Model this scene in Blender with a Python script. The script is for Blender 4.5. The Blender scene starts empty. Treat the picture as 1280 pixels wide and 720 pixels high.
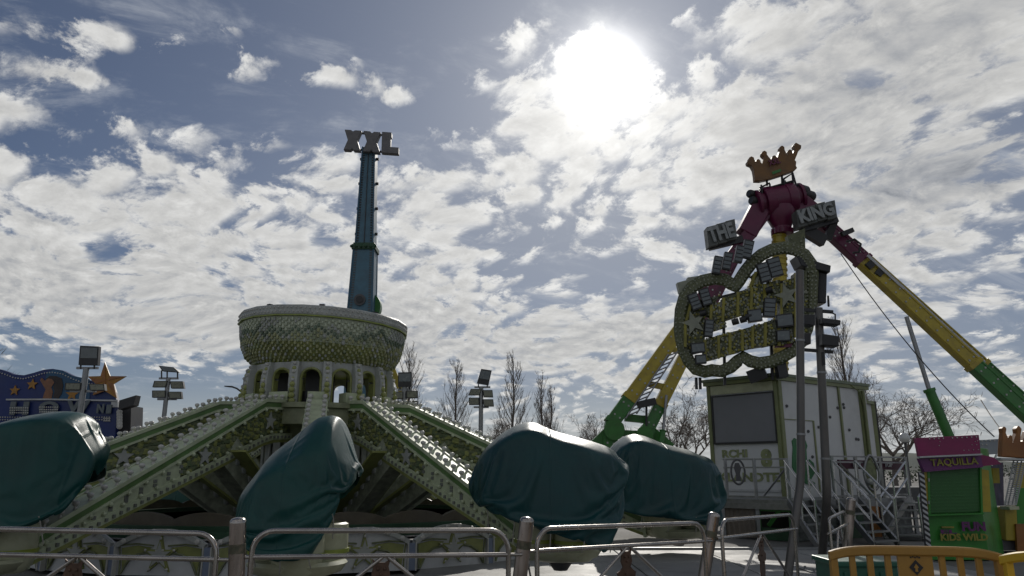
SKYT = (.25, .285, .35); SUN_E = 2.4
import bpy, bmesh, math, random
import numpy as np
from mathutils import Vector, Matrix, noise
R = math.radians
PI = math.pi
rng = random.Random(7)
scene = bpy.context.scene
COL = scene.collection

# ------------------------------------------------------------------ camera
F_PX, PITCH, EYE = 925.0, R(14.0), 1.6
cp, sp = math.cos(PITCH), math.sin(PITCH)
def ray(px, py):
    a = (px - 640.0) / F_PX; b = (360.0 - py) / F_PX
    return Vector((a, cp - b * sp, sp + b * cp))
def P(px, py, Y):
    d = ray(px, py); k = Y / d.y
    return Vector((d.x * k, Y, EYE + d.z * k))
def PZ(px, py, z):
    d = ray(px, py); k = (z - EYE) / d.z
    return Vector((d.x * k, d.y * k, z))

# ------------------------------------------------------------------ mesh builder
class MB:
    def __init__(s): s.v = []; s.f = []; s.m = []; s.mi = 0
    def add(s, vs, fs, mi=None):
        o = len(s.v); s.v.extend([Vector(v) for v in vs])
        for f in fs: s.f.append(tuple(i + o for i in f)); s.m.append(s.mi if mi is None else mi)
        return s
    def box(s, c, size, rot=None, mi=None):
        hx, hy, hz = size[0] / 2, size[1] / 2, size[2] / 2
        vs = [Vector((x, y, z)) for x in (-hx, hx) for y in (-hy, hy) for z in (-hz, hz)]
        if rot is not None: vs = [rot @ v for v in vs]
        c = Vector(c)
        return s.add([v + c for v in vs], [(0,1,3,2),(4,6,7,5),(0,4,5,1),(2,3,7,6),(0,2,6,4),(1,5,7,3)], mi)
    def bar(s, p, q, w, h, up=(0,0,1), mi=None, w2=None, h2=None):
        p = Vector(p); q = Vector(q); d = (q - p).normalized(); up = Vector(up)
        a = d.cross(up)
        if a.length < 1e-4: a = d.cross(Vector((0,1,0)))
        a.normalize(); b = a.cross(d).normalized()
        w2 = w if w2 is None else w2; h2 = h if h2 is None else h2
        vs = [p + a*w/2*i + b*h/2*j for i, j in ((-1,-1),(1,-1),(1,1),(-1,1))] + [q + a*w2/2*i + b*h2/2*j for i, j in ((-1,-1),(1,-1),(1,1),(-1,1))]
        return s.add(vs, [(3,2,1,0),(4,5,6,7),(0,1,5,4),(1,2,6,5),(2,3,7,6),(3,0,4,7)], mi)
    def tube(s, pts, r, n=8, mi=None, cap=True, closed=False):
        pts = [Vector(p) for p in pts]; m = len(pts)
        rr = r if isinstance(r, (list, tuple)) else [r] * m
        vs = []; ref = None
        for i, p in enumerate(pts):
            if closed: d = pts[(i+1) % m] - pts[i-1]
            else: d = pts[min(i+1, m-1)] - pts[max(i-1, 0)]
            d.normalize()
            if ref is None:
                ref = d.cross(Vector((0,0,1)))
                if ref.length < 1e-3: ref = d.cross(Vector((0,1,0)))
            a = (ref - d * ref.dot(d)).normalized(); ref = a; b = d.cross(a)
            for k in range(n):
                t = 2*PI*k/n; vs.append(p + (a*math.cos(t) + b*math.sin(t)) * rr[i])
        fs = []
        for i in range(m if closed else m-1):
            j = (i+1) % m
            for k in range(n):
                l = (k+1) % n; fs.append((i*n+k, i*n+l, j*n+l, j*n+k))
        if cap and not closed:
            fs.append(tuple(range(n-1, -1, -1))); fs.append(tuple((m-1)*n + k for k in range(n)))
        return s.add(vs, fs, mi)
    def cyl(s, p, q, r, n=16, mi=None): return s.tube([p, q], r, n, mi)
    def lathe(s, prof, o=(0,0,0), n=24, mi=None, axis=None, mifn=None, phase=0.0):
        o = Vector(o)
        if axis is None: ax, ay, az = Vector((1,0,0)), Vector((0,1,0)), Vector((0,0,1))
        else:
            az = Vector(axis).normalized(); ax = az.cross(Vector((0,0,1)))
            if ax.length < 1e-3: ax = Vector((1,0,0))
            ax.normalize(); ay = az.cross(ax)
        vs = []
        for r, z in prof:
            for k in range(n):
                t = 2*PI*k/n + phase
                vs.append(o + ax*(r*math.cos(t)) + ay*(r*math.sin(t)) + az*z)
        for i in range(len(prof)-1):
            fs = []
            pass
        base = len(s.v); s.v.extend(vs)
        for i in range(len(prof)-1):
            for k in range(n):
                l = (k+1) % n
                s.f.append((base+i*n+k, base+i*n+l, base+(i+1)*n+l, base+(i+1)*n+k))
                s.m.append(mifn(i) if mifn else (s.mi if mi is None else mi))
        for i, rev in ((0, True), (len(prof)-1, False)):
            if prof[i][0] > 1e-4:
                f = [base+i*n+k for k in range(n)]
                s.f.append(tuple(reversed(f)) if rev else tuple(f)); s.m.append(mifn(min(i, len(prof)-2)) if mifn else (s.mi if mi is None else mi))
        return s
    def prism(s, poly, vec, mi=None):
        n = len(poly); vec = Vector(vec); poly = [Vector(p) for p in poly]
        vs = poly + [p + vec for p in poly]
        fs = [tuple(range(n)), tuple(range(2*n-1, n-1, -1))] + [(i, i+n, (i+1) % n + n, (i+1) % n) for i in range(n)]
        return s.add(vs, fs, mi)
    def ball(s, c, r, n=6, m=4, mi=None, sq=(1,1,1)):
        c = Vector(c); vs = [c + Vector((0,0,r*sq[2]))]
        for i in range(1, m):
            p = PI*i/m
            for k in range(n):
                t = 2*PI*k/n; vs.append(c + Vector((math.sin(p)*math.cos(t)*r*sq[0], math.sin(p)*math.sin(t)*r*sq[1], math.cos(p)*r*sq[2])))
        vs.append(c - Vector((0,0,r*sq[2])))
        fs = [(0, 1+k, 1+(k+1) % n) for k in range(n)]
        for i in range(m-2):
            for k in range(n):
                a = 1+i*n; fs.append((a+k, a+n+k, a+n+(k+1) % n, a+(k+1) % n))
        L = len(vs)-1; a = 1+(m-2)*n
        fs += [(a+k, L, a+(k+1) % n) for k in range(n)]
        return s.add(vs, fs, mi)
    def grid(s, rows, mi=None):
        n = len(rows[0]); base = [v for r in rows for v in r]
        fs = [(i*n+k, i*n+k+1, (i+1)*n+k+1, (i+1)*n+k) for i in range(len(rows)-1) for k in range(n-1)]
        return s.add(base, fs, mi)
    def text(s, body, o, right, up, size, depth, mi=None, bold=0.03, width=None, spacing=1.0):
        """a line of block lettering standing on the face at o (its lower left corner)"""
        cu = bpy.data.curves.new('lettering', 'FONT'); cu.body = body; cu.size = 1.0; cu.extrude = 0.5; cu.offset = bold; cu.space_character = spacing; cu.resolution_u = 3
        ob = bpy.data.objects.new('lettering', cu); COL.objects.link(ob)
        me = bpy.data.meshes.new_from_object(ob.evaluated_get(bpy.context.evaluated_depsgraph_get()))
        co = [v.co.copy() for v in me.vertices]; fs = [tuple(p.vertices) for p in me.polygons]
        bpy.data.objects.remove(ob); bpy.data.curves.remove(cu); bpy.data.meshes.remove(me)
        if not co: return s
        x0 = min(c.x for c in co); x1 = max(c.x for c in co); y0 = min(c.y for c in co); y1 = max(c.y for c in co)
        right = Vector(right).normalized(); up = Vector(up); up = (up - right*up.dot(right)).normalized(); nrm = right.cross(up)
        ky = size / (y1 - y0); kx = ky if width is None else width / (x1 - x0); o = Vector(o)
        return s.add([o + right*((c.x-x0)*kx) + up*((c.y-y0)*ky) + nrm*((c.z+0.5)*depth) for c in co], fs, mi)
    def build(s, name, mats, parent=None, smooth=35, recalc=True, bevel=0.0, local=False):
        me = bpy.data.meshes.new(name)
        inv = MW[parent.name].inverted() if (parent is not None and not local) else Matrix()
        me.from_pydata([tuple(inv @ v) for v in s.v], [], s.f)
        if not isinstance(mats, (list, tuple)): mats = [mats]
        for m in mats: me.materials.append(m)
        me.polygons.foreach_set('material_index', s.m)
        if recalc:
            bm = bmesh.new(); bm.from_mesh(me); bmesh.ops.recalc_face_normals(bm, faces=bm.faces[:]); bm.to_mesh(me); bm.free()
        if smooth:
            me.polygons.foreach_set('use_smooth', [True]*len(me.polygons))
            me.set_sharp_from_angle(angle=R(smooth))
        me.update()
        o = bpy.data.objects.new(name, me); COL.objects.link(o)
        if parent is not None: o.parent = parent; MW[o.name] = MW[parent.name].copy()
        else: MW[o.name] = Matrix()
        if bevel:
            b = o.modifiers.new('bevel', 'BEVEL'); b.width = bevel; b.segments = 2; b.limit_method = 'ANGLE'; b.angle_limit = R(40)
        return o
MW = {}
def tag(o, label=None, cat=None, group=None, kind=None):
    if label: o['label'] = label
    if cat: o['category'] = cat
    if group: o['group'] = group
    if kind: o['kind'] = kind
    return o
def thing(name, label, cat, loc, group=None, rotz=0.0):
    o = bpy.data.objects.new(name, None); COL.objects.link(o); o.empty_display_size = 0.2
    o.location = loc; o.rotation_euler = (0, 0, rotz)
    MW[o.name] = Matrix.Translation(Vector(loc)) @ Matrix.Rotation(rotz, 4, 'Z')
    return tag(o, label, cat, group)
def rebase(o):
    """move a one-mesh thing's origin to the foot of its mesh"""
    me = o.data; n = len(me.vertices); a = np.empty(n*3); me.vertices.foreach_get('co', a); a = a.reshape(-1, 3)
    c = Vector(((a[:,0].min()+a[:,0].max())/2, (a[:,1].min()+a[:,1].max())/2, a[:,2].min()))
    me.vertices.foreach_set('co', (a - np.array(c)).ravel()); o.location = c; MW[o.name] = Matrix.Translation(c); me.update()
    return o
def copy_part(o, parent):
    c = o.copy(); COL.objects.link(c); c.parent = parent; MW[c.name] = MW[parent.name].copy()
    return c
def copy_thing(root, loc, rotz, label, group=None):
    r = root.copy(); COL.objects.link(r); r.location = loc; r.rotation_euler = (0,0,rotz); MW[r.name] = Matrix.Translation(Vector(loc)) @ Matrix.Rotation(rotz, 4, 'Z')
    r['label'] = label
    if group: r['group'] = group
    for ch in [c for c in COL.objects if c.parent == root]:
        d = copy_part(ch, r)
        for g in [c for c in COL.objects if c.parent == ch]: copy_part(g, d)
    return r

# ------------------------------------------------------------------ materials
def mat(name, col, rough=0.5, metal=0.0, var=0.15, vscale=2.5, dirt=0.0, dcol=(0.06,0.05,0.035), dscale=1.3, bump=0.0, bscale=60, rvar=0.1, coat=0.0, spec=0.5, stretch=(1,1,1), emit=0.0):
    m = bpy.data.materials.new(name); m.use_nodes = True
    nt = m.node_tree; N = nt.nodes; L = nt.links; b = N['Principled BSDF']
    tc = N.new('ShaderNodeTexCoord'); mp = N.new('ShaderNodeMapping'); mp.inputs['Scale'].default_value = stretch
    L.new(tc.outputs['Object'], mp.inputs['Vector'])
    n1 = N.new('ShaderNodeTexNoise'); n1.inputs['Scale'].default_value = vscale; n1.inputs['Detail'].default_value = 5; n1.inputs['Roughness'].default_value = 0.6
    L.new(mp.outputs[0], n1.inputs['Vector'])
    mx = N.new('ShaderNodeMix'); mx.data_type = 'RGBA'
    mr = N.new('ShaderNodeMapRange'); mr.inputs['From Min'].default_value = 0.3; mr.inputs['From Max'].default_value = 0.7
    L.new(n1.outputs['Fac'], mr.inputs['Value']); L.new(mr.outputs[0], mx.inputs['Factor'])
    mx.inputs['A'].default_value = (*[c*(1-var) for c in col], 1); mx.inputs['B'].default_value = (*[min(1, c*(1+var)) for c in col], 1)
    out = mx.outputs['Result']
    if dirt > 0:
        n2 = N.new('ShaderNodeTexNoise'); n2.inputs['Scale'].default_value = dscale; n2.inputs['Detail'].default_value = 9; n2.inputs['Roughness'].default_value = 0.7
        L.new(mp.outputs[0], n2.inputs['Vector'])
        m2 = N.new('ShaderNodeMapRange'); m2.inputs['From Min'].default_value = 0.48; m2.inputs['From Max'].default_value = 0.72; m2.inputs['To Max'].default_value = dirt
        L.new(n2.outputs['Fac'], m2.inputs['Value'])
        x2 = N.new('ShaderNodeMix'); x2.data_type = 'RGBA'; x2.inputs['B'].default_value = (*dcol, 1)
        L.new(m2.outputs[0], x2.inputs['Factor']); L.new(out, x2.inputs['A']); out = x2.outputs['Result']
    L.new(out, b.inputs['Base Color'])
    r2 = N.new('ShaderNodeMapRange'); r2.inputs['From Min'].default_value = 0.3; r2.inputs['From Max'].default_value = 0.7
    r2.inputs['To Min'].default_value = max(0.03, rough-rvar); r2.inputs['To Max'].default_value = min(1, rough+rvar)
    L.new(n1.outputs['Fac'], r2.inputs['Value']); L.new(r2.outputs[0], b.inputs['Roughness'])
    b.inputs['Metallic'].default_value = metal; b.inputs['Specular IOR Level'].default_value = spec; b.inputs['Coat Weight'].default_value = coat
    if bump > 0:
        n3 = N.new('ShaderNodeTexNoise'); n3.inputs['Scale'].default_value = bscale; n3.inputs['Detail'].default_value = 4
        L.new(mp.outputs[0], n3.inputs['Vector'])
        bp = N.new('ShaderNodeBump'); bp.inputs['Strength'].default_value = bump; bp.inputs['Distance'].default_value = 0.02
        L.new(n3.outputs['Fac'], bp.inputs['Height']); L.new(bp.outputs[0], b.inputs['Normal'])
    return m
M = dict(
 tarp=mat('tarp', (0.0035,0.050,0.045), .36, spec=.34, var=.2, vscale=1.6, dirt=.2, dcol=(0.02,0.055,0.05), dscale=2.2, bump=.12, bscale=220, rvar=.08),
 tarp_navy=mat('tarp_navy', (0.0035,0.042,0.045), .36, spec=.34, var=.2, vscale=1.6, dirt=.2, dcol=(0.02,0.045,0.055), dscale=2.2, bump=.12, bscale=220, rvar=.08),
 steel=mat('steel', (0.36,0.335,0.31), .26, 1.0, var=.18, vscale=6, rvar=.08),
 galv=mat('galv', (0.25,0.255,0.26), .42, .8, var=.2, vscale=8, rvar=.12),
 rust=mat('rust', (0.10,0.06,0.042), .5, .5, var=.35, vscale=12, rvar=.15),
 white=mat('white_paint', (0.44,0.44,0.42), .45, var=.1, dirt=.55, dcol=(0.22,0.20,0.15), dscale=3, bump=.05),
 cream=mat('cream_paint', (0.40,0.41,0.28), .4, var=.12, dirt=.4, dcol=(0.2,0.18,0.08), dscale=4),
 grey=mat('grey_paint', (0.36,0.375,0.355), .5, var=.15, dirt=.4, dcol=(0.12,0.11,0.09), dscale=3),
 greypale=mat('pale_grey_panel', (0.42,0.43,0.44), .5, var=.12, dirt=.4, dcol=(0.18,0.18,0.16), dscale=2),
 dgrey=mat('dark_grey', (0.07,0.07,0.075), .5, var=.2),
 black=mat('black_housing', (0.018,0.018,0.02), .45, var=.2),
 olive=mat('olive_paint', (0.24,0.26,0.085), .45, var=.25, dirt=.4, dcol=(0.08,0.09,0.03), dscale=3),
 olivedk=mat('olive_dark', (0.15,0.17,0.09), .55, var=.35, vscale=9, bump=.3, bscale=30),
 lime=mat('lime_paint', (0.24,0.29,0.045), .4, var=.15, dirt=.3, dcol=(0.15,0.16,0.05)),
 green=mat('green_paint', (0.035,0.16,0.03), .42, var=.18, dirt=.6, dcol=(0.05,0.09,0.035), dscale=2.4),
 greenhi=mat('bright_green_paint', (0.028,0.20,0.022), .4, var=.15, dirt=.3, dcol=(0.03,0.08,0.02), dscale=2),
 dkgreen=mat('dark_green', (0.015,0.055,0.025), .5, var=.3),
 yellow=mat('yellow_paint', (0.36,0.28,0.025), .42, var=.14, dirt=.65, dcol=(0.17,0.12,0.03), dscale=2.6),
 magenta=mat('magenta_paint', (0.10,0.007,0.04), .38, var=.15, dirt=.6, dcol=(0.09,0.015,0.04), dscale=2.4),
 purple=mat('purple_paint', (0.11,0.02,0.11), .45, var=.2),
 plum=mat('plum_board', (0.20,0.012,0.08), .45, var=.2, dirt=.4, dcol=(0.07,0.01,0.04)),
 blue=mat('blue_paint', (0.02,0.08,0.14), .45, var=.2, dirt=.3, dcol=(0.02,0.04,0.06)),
 bluebeam=mat('blue_beam', (0.05,0.125,0.18), .45, var=.2, vscale=3, dirt=.3, dcol=(0.04,0.06,0.08)),
 royal=mat('royal_blue_board', (0.005,0.018,0.11), .45, var=.3, vscale=.4, dirt=.4, dcol=(0.005,0.045,0.13), dscale=.25),
 sky_blue=mat('turquoise_board', (0.012,0.07,0.15), .5, var=.3, vscale=.8),
 pilaster=mat('blue_pilaster', (0.17,0.21,0.30), .45, var=.12, dirt=.3),
 orange=mat('orange_paint', (0.25,0.105,0.025), .45, var=.3, vscale=2, dirt=.5, dcol=(0.22,0.05,0.01)),
 gold=mat('gold_paint', (0.30,0.14,0.015), .45, var=.25, vscale=5),
 plastic=mat('orange_plastic', (0.36,0.195,0.035), .5, var=.12, dirt=.55, dcol=(0.22,0.12,0.03), dscale=5, bump=.05),
 yplastic=mat('yellow_plastic', (0.66,0.42,0.03), .45, var=.12, dirt=.4, dcol=(0.3,0.18,0.03), dscale=5),
 skin=mat('painted_skin', (0.20,0.09,0.045), .5, var=.25, vscale=6),
 hair=mat('painted_hair', (0.02,0.012,0.01), .5),
 lens=mat('lamp_glass', (0.10,0.115,0.12), .22, var=.2, spec=.6),
 lensgreen=mat('lamp_glass_green', (0.16,0.165,0.125), .3, var=.25, vscale=8),
 screen=mat('led_screen', (0.15,0.155,0.17), .5, var=.06, bump=.1, bscale=300),
 bulb=mat('bulb_cap', (0.46,0.455,0.43), .5, var=.08, dirt=.3, dcol=(0.35,0.33,0.27), dscale=12),
 bark=mat('bark', (0.12,0.105,0.09), .85, var=.3, vscale=10),
 twig=mat('twigs', (0.15,0.125,0.105), .8, var=.3, vscale=3),
 crown_gold=mat('crown_gold', (0.145,0.07,0.018), .5, var=.3, vscale=2, dirt=.5, dcol=(0.10,0.04,0.012)),
 trim=mat('cabin_trim', (0.165,0.185,0.085), .5, var=.2, dirt=.4, dcol=(0.09,0.10,0.05)),
 globe=mat('globe_lamp', (0.55,0.56,0.56), .15, var=.1, spec=.7),
 frog=mat('decal_green', (0.02,0.13,0.04), .5, var=.3),
 brown=mat('brown_cloth', (0.14,0.12,0.10), .7, var=.25, dirt=.4, bump=.3, bscale=25),
 cable=mat('cable_black', (0.02,0.02,0.02), .6),
)

for key in ('tarp', 'tarp_navy'):
    nt = M[key].node_tree; N_ = nt.nodes; L_ = nt.links; b_ = N_['Principled BSDF']
    tc = N_.new('ShaderNodeTexCoord'); sx_ = N_.new('ShaderNodeSeparateXYZ'); L_.new(tc.outputs['Object'], sx_.inputs[0])
    mm = N_.new('ShaderNodeMath'); mm.operation = 'PINGPONG'; mm.inputs[1].default_value = .62; L_.new(sx_.outputs[0], mm.inputs[0])
    r_ = N_.new('ShaderNodeMapRange'); r_.inputs['From Min'].default_value = .0; r_.inputs['From Max'].default_value = .022; r_.inputs['To Min'].default_value = 1; r_.inputs['To Max'].default_value = 0; L_.new(mm.outputs[0], r_.inputs['Value'])
    old = b_.inputs['Normal'].links[0].from_socket
    bp = N_.new('ShaderNodeBump'); bp.inputs['Strength'].default_value = .6; bp.inputs['Distance'].default_value = .012; L_.new(r_.outputs[0], bp.inputs['Height']); L_.new(old, bp.inputs['Normal']); L_.new(bp.outputs[0], b_.inputs['Normal'])
# ------------------------------------------------------------------ world: sky, clouds, sun
SUN = ray(757, 93).normalized()
SUN_EL = math.asin(SUN.z); SUN_AZ = math.atan2(SUN.x, SUN.y)
world = bpy.data.worlds.new('World'); scene.world = world; world.use_nodes = True
wt = world.node_tree; wn = wt.nodes; wl = wt.links
for n in list(wn): wn.remove(n)
def S_(sock, v):
    if isinstance(v, (int, float)): sock.default_value = v
    elif isinstance(v, (tuple, list, Vector)):
        sock.default_value = tuple(v) if len(sock.default_value) == len(v) else (*v, 1)
    else: wl.new(v, sock)
def m_(op, a, b=0.0, c=None, clamp=False):
    n = wn.new('ShaderNodeMath'); n.operation = op; n.use_clamp = clamp
    S_(n.inputs[0], a); S_(n.inputs[1], b)
    if c is not None: S_(n.inputs[2], c)
    return n.outputs[0]
def add(*a):
    o = a[0]
    for x in a[1:]: o = m_('ADD', o, x)
    return o
def mul(a, b): return m_('MULTIPLY', a, b)
def vm(op, a, b):
    n = wn.new('ShaderNodeVectorMath'); n.operation = op; S_(n.inputs[0], a); S_(n.inputs[1], b)
    return n.outputs['Value'] if op in ('DOT_PRODUCT', 'LENGTH') else n.outputs[0]
def step(x, a, b, lo=0.0, hi=1.0):
    n = wn.new('ShaderNodeMapRange'); n.interpolation_type = 'SMOOTHSTEP'
    S_(n.inputs['Value'], x); S_(n.inputs['From Min'], a); S_(n.inputs['From Max'], b); S_(n.inputs['To Min'], lo); S_(n.inputs['To Max'], hi)
    return n.outputs[0]
def mix(f, a, b):
    n = wn.new('ShaderNodeMix'); n.data_type = 'RGBA'; n.clamp_factor = True
    S_(n.inputs['Factor'], f); S_(n.inputs['A'], a); S_(n.inputs['B'], b)
    return n.outputs['Result']
def tint(c, k): 
    n = wn.new('ShaderNodeMix'); n.data_type = 'RGBA'; n.blend_type = 'MULTIPLY'; n.inputs['Factor'].default_value = 1
    S_(n.inputs['A'], c); S_(n.inputs['B'], k)
    return n.outputs['Result']
def nz(vec, scale, detail, rough=0.55, dist=0.0, lac=2.0):
    n = wn.new('ShaderNodeTexNoise'); n.noise_dimensions = '3D'; S_(n.inputs['Vector'], vec)
    n.inputs['Scale'].default_value = scale; n.inputs['Detail'].default_value = detail; n.inputs['Roughness'].default_value = rough; n.inputs['Distortion'].default_value = dist; n.inputs['Lacunarity'].default_value = lac
    return n.outputs['Fac']
def xyz(x, y, z=0.0):
    n = wn.new('ShaderNodeCombineXYZ'); S_(n.inputs[0], x); S_(n.inputs[1], y); S_(n.inputs[2], z); return n.outputs[0]

tcw = wn.new('ShaderNodeTexCoord'); d = tcw.outputs['Generated']
sx = wn.new('ShaderNodeSeparateXYZ'); wl.new(d, sx.inputs[0]); dx, dy, dz = sx.outputs
az = m_('ARCTAN2', dx, dy); el = m_('ARCSINE', dz)
zz = m_('ADD', m_('MAXIMUM', dz, 0.0), 0.26)
px_ = m_('DIVIDE', dx, zz); py_ = m_('DIVIDE', dy, zz)
def azel(px, py):
    v = ray(px, py).normalized(); return math.atan2(v.x, v.y), math.asin(v.z)
def blob(px, py, rx, ry, w, rot=0.0):
    """a patch of the sky with soft edges, w at its middle (radii in picture pixels at that place)"""
    a0, e0 = azel(px, py); a1, _ = azel(px+rx, py); _, e1 = azel(px, py-ry)
    ra = abs(a1-a0); re = abs(e1-e0); c, s = math.cos(rot), math.sin(rot)
    da = m_('SUBTRACT', az, a0); de = m_('SUBTRACT', el, e0)
    u = m_('MULTIPLY_ADD', da, c/ra, mul(de, s/ra)); v = m_('MULTIPLY_ADD', da, -s/re, mul(de, c/re))
    q = m_('MULTIPLY_ADD', u, u, mul(v, v))
    return mul(m_('POWER', 2.71828, mul(q, -1.0)), w)
def side(p0, p1, w0, w1):
    """0 above to 1 below the great circle through two picture points"""
    n = ray(*p1).cross(ray(*p0)).normalized()
    if n.dot(ray(640, 720)) < 0: n.negate()
    return step(vm('DOT_PRODUCT', d, n), w0, w1)

# cloud field on a plane overhead
ca, sa = math.cos(R(-24)), math.sin(R(-24))
qx = m_('MULTIPLY_ADD', px_, ca, mul(py_, -sa)); qy = m_('MULTIPLY_ADD', px_, sa, mul(py_, ca))
pv = xyz(mul(qx, 1.0), mul(qy, .86), 3.7)
warp = nz(pv, 1.6, 3, .5)
pw = vm('ADD', pv, xyz(mul(m_('SUBTRACT', warp, .5), .35), mul(m_('SUBTRACT', warp, .5), -.25), 0.0))
nA = nz(pw, 2.7, 6, .58)            # bodies of cloud
nB = nz(pw, 13.0, 8, .62, .1)       # cells
nC = nz(pw, 24.0, 7, .68, .0)
vo = wn.new('ShaderNodeTexVoronoi'); vo.feature = 'SMOOTH_F1'; vo.inputs['Scale'].default_value = 14.0; vo.inputs['Smoothness'].default_value = .35; vo.inputs['Randomness'].default_value = 1.0
pw2 = vm('ADD', pw, xyz(mul(m_('SUBTRACT', nC, .5), .10), mul(m_('SUBTRACT', nB, .5), .16), 0.0)); wl.new(pw2, vo.inputs['Vector'])
puff = m_('SUBTRACT', .92, vo.outputs['Distance'])       # fine fleece
tt = m_('MULTIPLY_ADD', add(mul(nA, .34), mul(nB, .26), mul(nC, .20), mul(puff, .20)), 2.15, -.575)
so = Vector((SUN.x/(SUN.z+.1), SUN.y/(SUN.z+.1)))
L1 = side((0, 112), (560, 200), R(-.6), R(1.0))
front = step(dy, -.25, .25)
cov = add(.435,
  mul(mul(m_('SUBTRACT', L1, 1.0), .24), step(az, R(2), R(-8))),
  blob(150, 250, 330, 95, .175, R(-14)), blob(120, 330, 300, 75, .17), blob(420, 270, 200, 120, .06),
  blob(640, 170, 130, 100, .12), blob(560, 60, 90, 60, .03), blob(755, 100, 90, 75, .26), blob(790, 60, 60, 30, -.05), blob(900, 190, 170, 110, .14),
  blob(1110, 130, 230, 190, .22), blob(1200, 40, 200, 90, .12), blob(1150, 270, 240, 80, .10), blob(1180, 330, 160, 25, -.06),
  blob(830, 20, 70, 55, -.20), blob(640, 280, 150, 80, .015), blob(810, 290, 130, 70, .01), blob(720, 340, 200, 50, .03), blob(760, 240, 120, 40, .05), blob(150, 405, 300, 45, .10), blob(700, 470, 600, 22, .12),
  blob(660, 425, 400, 50, .20), blob(1200, 420, 200, 110, .00), blob(60, 385, 170, 40, .10),
  blob(140, 482, 300, 34, -.24), blob(680, 500, 300, 24, -.04), blob(900, 535, 500, 16, .10),
  blob(80, 20, 300, 80, .02), blob(330, 150, 120, 45, -.02), blob(560, 130, 60, 60, -.05),
  blob(165, 50, 55, 45, .34), blob(45, 90, 60, 25, .36), blob(100, 40, 90, 25, .20), blob(325, 85, 60, 28, .32), blob(425, 92, 40, 26, .27), blob(490, 118, 50, 24, .26), blob(40, 30, 70, 30, .24), blob(240, 25, 60, 20, .22), blob(120, 100, 90, 14, .20), blob(550, 20, 70, 35, .10), blob(740, 5, 60, 30, -.25), blob(150, 105, 60, 15, .12))
cov = m_('ADD', mul(cov, front), mul(m_('SUBTRACT', 1.0, front), .52))
th = m_('SUBTRACT', 1.0, cov)
dens = step(m_('SUBTRACT', tt, th), -.11, .125)
thick = step(m_('SUBTRACT', tt, th), .03, .22)
# relief: the same field a little nearer the sun
pv2 = vm('ADD', pw, xyz(.012, .022, 0.0))
tt2 = add(mul(nz(pv2, 13.0, 8, .62, .1), .7), mul(nz(pv2, 2.7, 6, .58), .3))
tt1 = add(mul(nB, .7), mul(nA, .3))
relief = m_('SUBTRACT', tt1, tt2)

dotS = vm('DOT_PRODUCT', d, SUN)
ang = m_('ARCCOSINE', m_('MINIMUM', dotS, .999999))
def halo(sig, w, p=1.0): return mul(m_('POWER', 2.71828, mul(m_('POWER', m_('DIVIDE', ang, R(sig)), p), -1.0)), w)

sky = wn.new('ShaderNodeTexSky'); sky.sky_type = 'NISHITA'; sky.sun_disc = False
sky.sun_elevation = SUN_EL; sky.sun_rotation = SUN_AZ; sky.altitude = 300; sky.air_density = 1.0; sky.dust_density = 0.6; sky.ozone_density = 1.6
STR = 0.10
K = 1.0/STR
# clear air between the clouds: the sky texture, whitened by thin veil that is thicker round the sun and near the horizon
veil = add(halo(24, .70), blob(700, 300, 420, 130, .35), blob(640, 480, 900, 60, .30), blob(1150, 300, 330, 320, .35))
airc = tint(sky.outputs[0], (SKYT[0], SKYT[1], SKYT[2], 1))
veilc = mix(m_('MINIMUM', veil, .85), airc, (.285*K, .315*K, .375*K, 1))
# cloud body: bright where thin, grey where deep
lum = add(.70, mul(thick, -.15), mul(relief, 1.0), mul(m_('SUBTRACT', puff, .5), .22), mul(m_('SUBTRACT', nC, .5), .35), halo(13, .20), mul(blob(1190, 215, 200, 45, 1.0), -.22), mul(blob(1060, 80, 240, 110, 1.0), -.14), mul(blob(160, 230, 330, 110, 1.0), .03), mul(blob(660, 440, 700, 70, 1.0), -.08))
lum = m_('MAXIMUM', m_('MINIMUM', lum, 1.0), .12)
lum = mul(lum, step(dy, -.4, .3, 1.08, 1.0))
cloudc = tint(mix(step(lum, .2, .6), (.90, .96, 1.07, 1), (1.0, .995, .97, 1)), (K, K, K, 1))
lc = wn.new('ShaderNodeVectorMath'); lc.operation = 'SCALE'; wl.new(cloudc, lc.inputs[0]); wl.new(lum, lc.inputs['Scale'])
# thin wisps between the puffs
wv = vm('ADD', xyz(mul(qx, 1.0), mul(qy, 2.1), 9.1), xyz(mul(m_('SUBTRACT', warp, .5), .8), 0.0, 0.0))
wisp = mul(step(nz(wv, 3.4, 9, .68, .3), .47, .78), step(m_('SUBTRACT', tt, th), -.55, -.05))
veilc = mix(mul(wisp, .62), veilc, (.56*K, .585*K, .62*K, 1))
col = mix(m_('MULTIPLY', dens, .93), veilc, lc.outputs[0])
# the glare of the sun through the thin cloud
gl = m_('MULTIPLY', add(halo(2.3, 4.0, 2.0), halo(5.2, .34, 1.3)), m_('MULTIPLY_ADD', dens, .40, .60))
gl = m_('ADD', gl, halo(10.0, .13, 1.2))
gc = wn.new('ShaderNodeVectorMath'); gc.operation = 'SCALE'; gc.inputs[0].default_value = (1.0*K, .97*K, .92*K); wl.new(gl, gc.inputs['Scale'])
tot = vm('ADD', col, gc.outputs[0])
# low bank of pale air over the horizon
tot = mix(step(el, R(7.0), R(.5), 0.0, .8), tot, (.47*K, .49*K, .50*K, 1))
bg = wn.new('ShaderNodeBackground'); bg.inputs['Strength'].default_value = STR; wl.new(tot, bg.inputs['Color'])
wo = wn.new('ShaderNodeOutputWorld'); wl.new(bg.outputs[0], wo.inputs['Surface'])
world.cycles.sampling_method = 'MANUAL'; world.cycles.sample_map_resolution = 1024

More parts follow.
